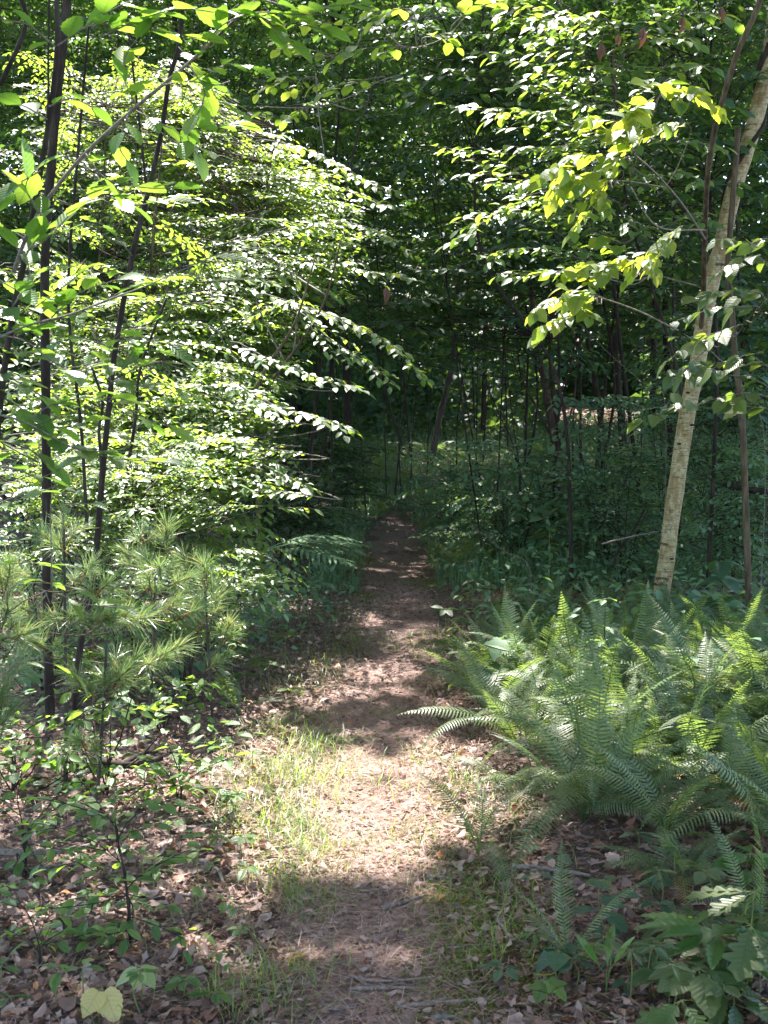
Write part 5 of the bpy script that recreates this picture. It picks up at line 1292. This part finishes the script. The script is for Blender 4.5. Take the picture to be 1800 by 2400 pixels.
def blades(x, y, h, w, mat, name, lean=.5):
    n = len(x); base = np.stack([x, y, gz(x, y)], -1)
    a = rng.uniform(0, 6.283, n); out = np.stack([np.cos(a), np.sin(a), np.zeros(n)], -1); sd = np.stack([-np.sin(a), np.cos(a), np.zeros(n)], -1)
    ln = np.abs(rng.normal(lean, .3, n))
    V = []
    for t in (0, .4, .75):
        c = base + out * (ln * t * t * h)[:, None] + np.array([0, 0, 1.0]) * (h * t * (1 - .35 * ln * t))[:, None]
        ww = (w * (1 - .6 * t))[:, None] * sd
        V += [c - ww, c + ww]
    V.append(base + out * (ln * h)[:, None] + np.array([0, 0, 1.0]) * (h * (1 - .45 * ln))[:, None])
    V = np.stack(V, 1)
    F = np.array([(0, 1, 3), (0, 3, 2), (2, 3, 5), (2, 5, 4), (4, 5, 6)])
    Fs = (F[None] + (np.arange(n) * 7)[:, None, None]).reshape(-1, 3)
    return link(name, mesh_of(name, V.reshape(-1, 3), Fs, M[mat]), kind='stuff')
gx, gy = [], []
for (px, py, n, s) in [(690, 1830, 520, .17), (740, 1760, 260, .13), (650, 1930, 380, .16), (720, 1980, 200, .12), (860, 1840, 140, .15), (620, 1470, 120, .14), (840, 1510, 160, .16), (960, 1510, 110, .12), (1010, 1850, 160, .14), (1090, 1860, 130, .1), (760, 1580, 120, .12), (690, 1620, 120, .14), (740, 1690, 100, .1), (1030, 1690, 50, .05), (1110, 1920, 110, .12), (620, 2340, 160, .1), (560, 2330, 120, .09), (680, 2080, 130, .09), (720, 2130, 110, .08), (1150, 2110, 120, .1), (800, 1450, 100, .15), (540, 1780, 100, .12), (560, 1850, 160, .14), (1000, 1540, 70, .12), (900, 1680, 60, .1), (640, 1720, 120, .12), (1180, 2200, 80, .1), (1110, 2260, 90, .09), (690, 2300, 70, .07), (1180, 1960, 130, .12), (880, 2040, 60, .14), (700, 2030, 100, .13), (900, 1760, 60, .16), (790, 1900, 60, .14)]:
    c = ground_at(px, py)
    n = int(n * (.9 if 600 < px < 760 and 1700 < py < 2000 else .5)); s *= .75
    gx.append(rng.normal(c[0], s, n)); gy.append(rng.normal(c[1], s * 1.3, n))
x, y = scatter(500, 3, 8, 1.0, 0); k = (off_path(x, y) > .25) & (off_path(x, y) < .8); gx.append(x[k]); gy.append(y[k])
gx, gy = np.concatenate(gx), np.concatenate(gy)
x, y = scatter(8000, 7, 15.5, 1.0, 0); k = (off_path(x, y) > np.where(np.sin(y * 4) + np.sin(y * 2.3 + x * 6) > .5, .08, .28)) & (off_path(x, y) < 1.6); gx = np.concatenate([gx, x[k]]); gy = np.concatenate([gy, y[k]])
blades(gx, gy, rng.uniform(.05, .17, len(gx)), rng.uniform(.0009, .0019, len(gx)), 'grass', 'grass', 1.0)
x, y = scatter(42000, 10.5, 28, 1.0, 0); k = (off_path(x, y) > np.interp(y, [14.5, 16.5], [.33, 0])) & (x > path_x(y) - .8); x, y = x[k], y[k]
blades(x, y, rng.uniform(.12, .42, len(x)) * np.clip(.45 + off_path(x, y) * .6 + (y > 16) * .3, 0, 1), rng.uniform(.003, .006, len(x)), 'leaf_bramble_lightened', 'bank_grass', .6)
mx_, my_ = [], []
for (px, py, n, s) in [(1090, 2090, 1100, .11), (1150, 2240, 1300, .11), (1060, 2340, 900, .09), (960, 1960, 400, .08), (980, 1770, 300, .08), (1040, 1500, 500, .14), (870, 1400, 300, .1), (985, 1370, 400, .1), (860, 1320, 300, .12), (965, 1280, 300, .1), (830, 1520, 300, .1), (620, 2010, 600, .12), (760, 2010, 300, .08), (880, 1990, 300, .12), (1130, 2160, 900, .1), (1040, 2110, 400, .06), (780, 2090, 260, .08)]:
    c = ground_at(px, py); mx_.append(rng.normal(c[0], s, n)); my_.append(rng.normal(c[1], s * 1.6, n))
mx_, my_ = np.concatenate(mx_), np.concatenate(my_)
blades(mx_, my_, rng.uniform(.018, .042, len(mx_)), rng.uniform(.0018, .0035, len(mx_)), 'moss', 'moss', .8)

x, y = scatter(24000, 6.0, 30, .9, .3)
k = off_path(x, y) > np.interp(y, [6, 7, 8.5, 13, 15, 16.5], [1.3, .9, .55, .34, .25, 0]) * rng.uniform(.75, 1.3, len(x)); x, y = x[k], y[k]
P_, D_, N_ = lay(x, y, 0, .3)
P_[:, 2] += np.abs(rng.normal(0, .13, len(x))) + .03 + .16 * np.clip((off_path(x, y) - .6) * .5, 0, 1) * rng.random(len(x))
k = rng.random(len(x)) > .9 * ((P_[:, 0] - .165 * P_[:, 1]) ** 2 < 2.2) * (P_[:, 1] > 24)
joined('oval_lo', P_[k], D_[k] - [0, 0, .15], N_[k] + [0, -.25, 0], rng.uniform(.045, .10, k.sum()), 'leaf_bramble_lightened', 'ground_cover', ground)
for k in range(90):
    y_ = rng.uniform(11.5, 25); x_ = path_x(y_) + rng.uniform(.5 if y_ < 16 else -1.2, 4.2)
    fern((x_, y_, float(gz(x_, y_))), 6, rng.uniform(.5, .75), 'dim fern on the shaded green bank beyond the right side of the path', 'ferns on the far bank', SMALL)
x, y = rng.normal(4.9, 1.0, 1600), rng.normal(28.5, 1.6, 1600); P_, D_, N_ = lay(x, y, rng.uniform(.01, .05, 1600), .3)
joined('dead_lo', P_, D_, N_, rng.uniform(.08, .14, 1600), 'litter', 'clearing_leaf_litter', ground)

# ------------------------------------------------------------------ fallen branches, sticks, the stone
def stick(pts, r, label, d=None, mat='stick', lift=.012, cat='stick', name='stick', side=None):
    P = [ground_at(a, b) + [0, 0, lift + r] for a, b in pts] if d is None else [at(a, b, dd) for (a, b), dd in zip(pts, d)]
    t = thing(name, label, cat, P[0])
    tb = Tubes(); tb.add(smooth_path(P, 5), r, r * .6, 7, .08); tb.build('stem', M[mat], t, P[0])
    for s in (side or []):
        Q = [ground_at(a, b) + [0, 0, lift + r] for a, b in s]
        tb = Tubes(); tb.add(smooth_path(Q, 4), r * .6, r * .3, 6, .08); tb.build('side_twig', M[mat], t, P[0])
stick([(895, 2143), (940, 2130), (1000, 2112)], .008, 'dark stick lying askew on the path near the front', side=[[(930, 2133), (960, 2122)]])
stick([(815, 2300), (870, 2312), (940, 2312), (1020, 2302)], .005, 'thin curved stick across the path near the bottom', side=[[(830, 2306), (870, 2325)]])
stick([(820, 2332), (900, 2330), (980, 2330)], .006, 'straight twig lying across the path below the curved one')
stick([(925, 2376), (1000, 2368), (1070, 2362), (1150, 2358)], .006, 'pale bent stick at the bottom just right of the path')
stick([(1000, 1578), (1050, 1575), (1090, 1562)], .010, 'dark stick on the right edge of the shaded path', side=[[(1060, 1562), (1100, 1550)]])
stick([(820, 1640), (850, 1632), (870, 1645), (868, 1665)], .008, 'crooked branching twig on the path just beyond the sun patch')
stick([(1200, 2046), (1290, 2052), (1385, 2068)], .010, 'dark branch lying in the shade in front of the fern bed')
stick([(1000, 2066), (1040, 2068), (1060, 2075)], .006, 'short pale stick on the right side of the path', side=[[(1004, 2066), (1003, 2052)]])
stick([(835, 1942), (870, 1946), (885, 1955)], .006, 'short dark stick in the sunlit patch of path')
stick([(820, 1956), (860, 1955), (890, 1956)], .005, 'thin straight twig in the sunlit patch of path')
stick([(1160, 2160), (1200, 2215), (1240, 2228)], .007, 'dark curved twig at the right edge of the path')
stick([(-40, 2040), (60, 2042), (140, 2038), (210, 2025)], .014, 'long grey fallen branch lying in the litter at the left edge', lift=.05)
stick([(-40, 2055), (80, 2050), (180, 2040), (260, 2050)], .008, 'thin grey branch lying alongside the long fallen branch')
stick([(160, 1838), (230, 1832), (310, 1838), (380, 1820)], .02, 'thick dark fallen branch below the pines at left', mat='bark_dark', lift=.06, side=[[(290, 1836), (330, 1810), (370, 1805)]])
stick([(470, 2030), (510, 2052), (524, 2085)], .008, 'bent grey twig in the litter left of the path')
stick([(380, 1940), (450, 1952), (540, 1935)], .008, 'low branch lying between the shrubs and the sunlit path')
stick([(600, 2000), (640, 1998), (690, 1996)], .005, 'thin stick at the left edge of the sunlit patch')
stick([(1410, 1275), (1470, 1260), (1545, 1245)], .008, 'pale broken branch leaning in the thicket left of the birch', d=[10, 10, 10])
stick([(1435, 1330), (1450, 1290), (1480, 1250), (1510, 1195)], .012, 'dark crooked stem in the thicket left of the birch', d=[10.3, 10.3, 10.3, 10.3], mat='bark_dark')
stick([(1800, 1155), (1760, 1148), (1700, 1135)], .03, 'fallen dark log end at the right edge above the ferns', d=[9.5, 9.6, 9.7], mat='bark_dark')
for k in range(40):
    px, py = rng.uniform(30, 1500), rng.uniform(1850, 2390); L = rng.uniform(20, 70)
    stick([(px, py), (px + L * .5, py + rng.uniform(-4, 4)), (px + L, py + rng.uniform(-10, 10))], rng.uniform(.0025, .005), 'small twig lying in the leaf litter', name='twig', cat='twig')
    bpy.context.scene.collection.objects[-1]
for o_ in [o_ for o_ in C.objects if o_.get('category') == 'twig']: o_['group'] = 'small twigs in the litter'
c = ground_at(1040, 2398)
a, e = np.meshgrid(np.linspace(0, 2 * math.pi, 13)[:-1], np.linspace(-.5, 1.5, 8))
Vs = np.stack([np.cos(a) * np.cos(e) * .042, np.sin(a) * np.cos(e) * .035, np.sin(e) * .03], -1).reshape(-1, 3) * (1 + rng.normal(0, .06, (96, 1)))
i_, j_ = np.meshgrid(np.arange(7), np.arange(12), indexing='ij')
Fs = np.stack([i_ * 12 + j_, i_ * 12 + (j_ + 1) % 12, (i_ + 1) * 12 + (j_ + 1) % 12, (i_ + 1) * 12 + j_], -1).reshape(-1, 4)
st = link('stone', mesh_of('stone', Vs, Fs, M['stone'], False), loc=c + [0, 0, -.006]); tag(st, 'small grey stone at the bottom edge beside the path', 'stone')
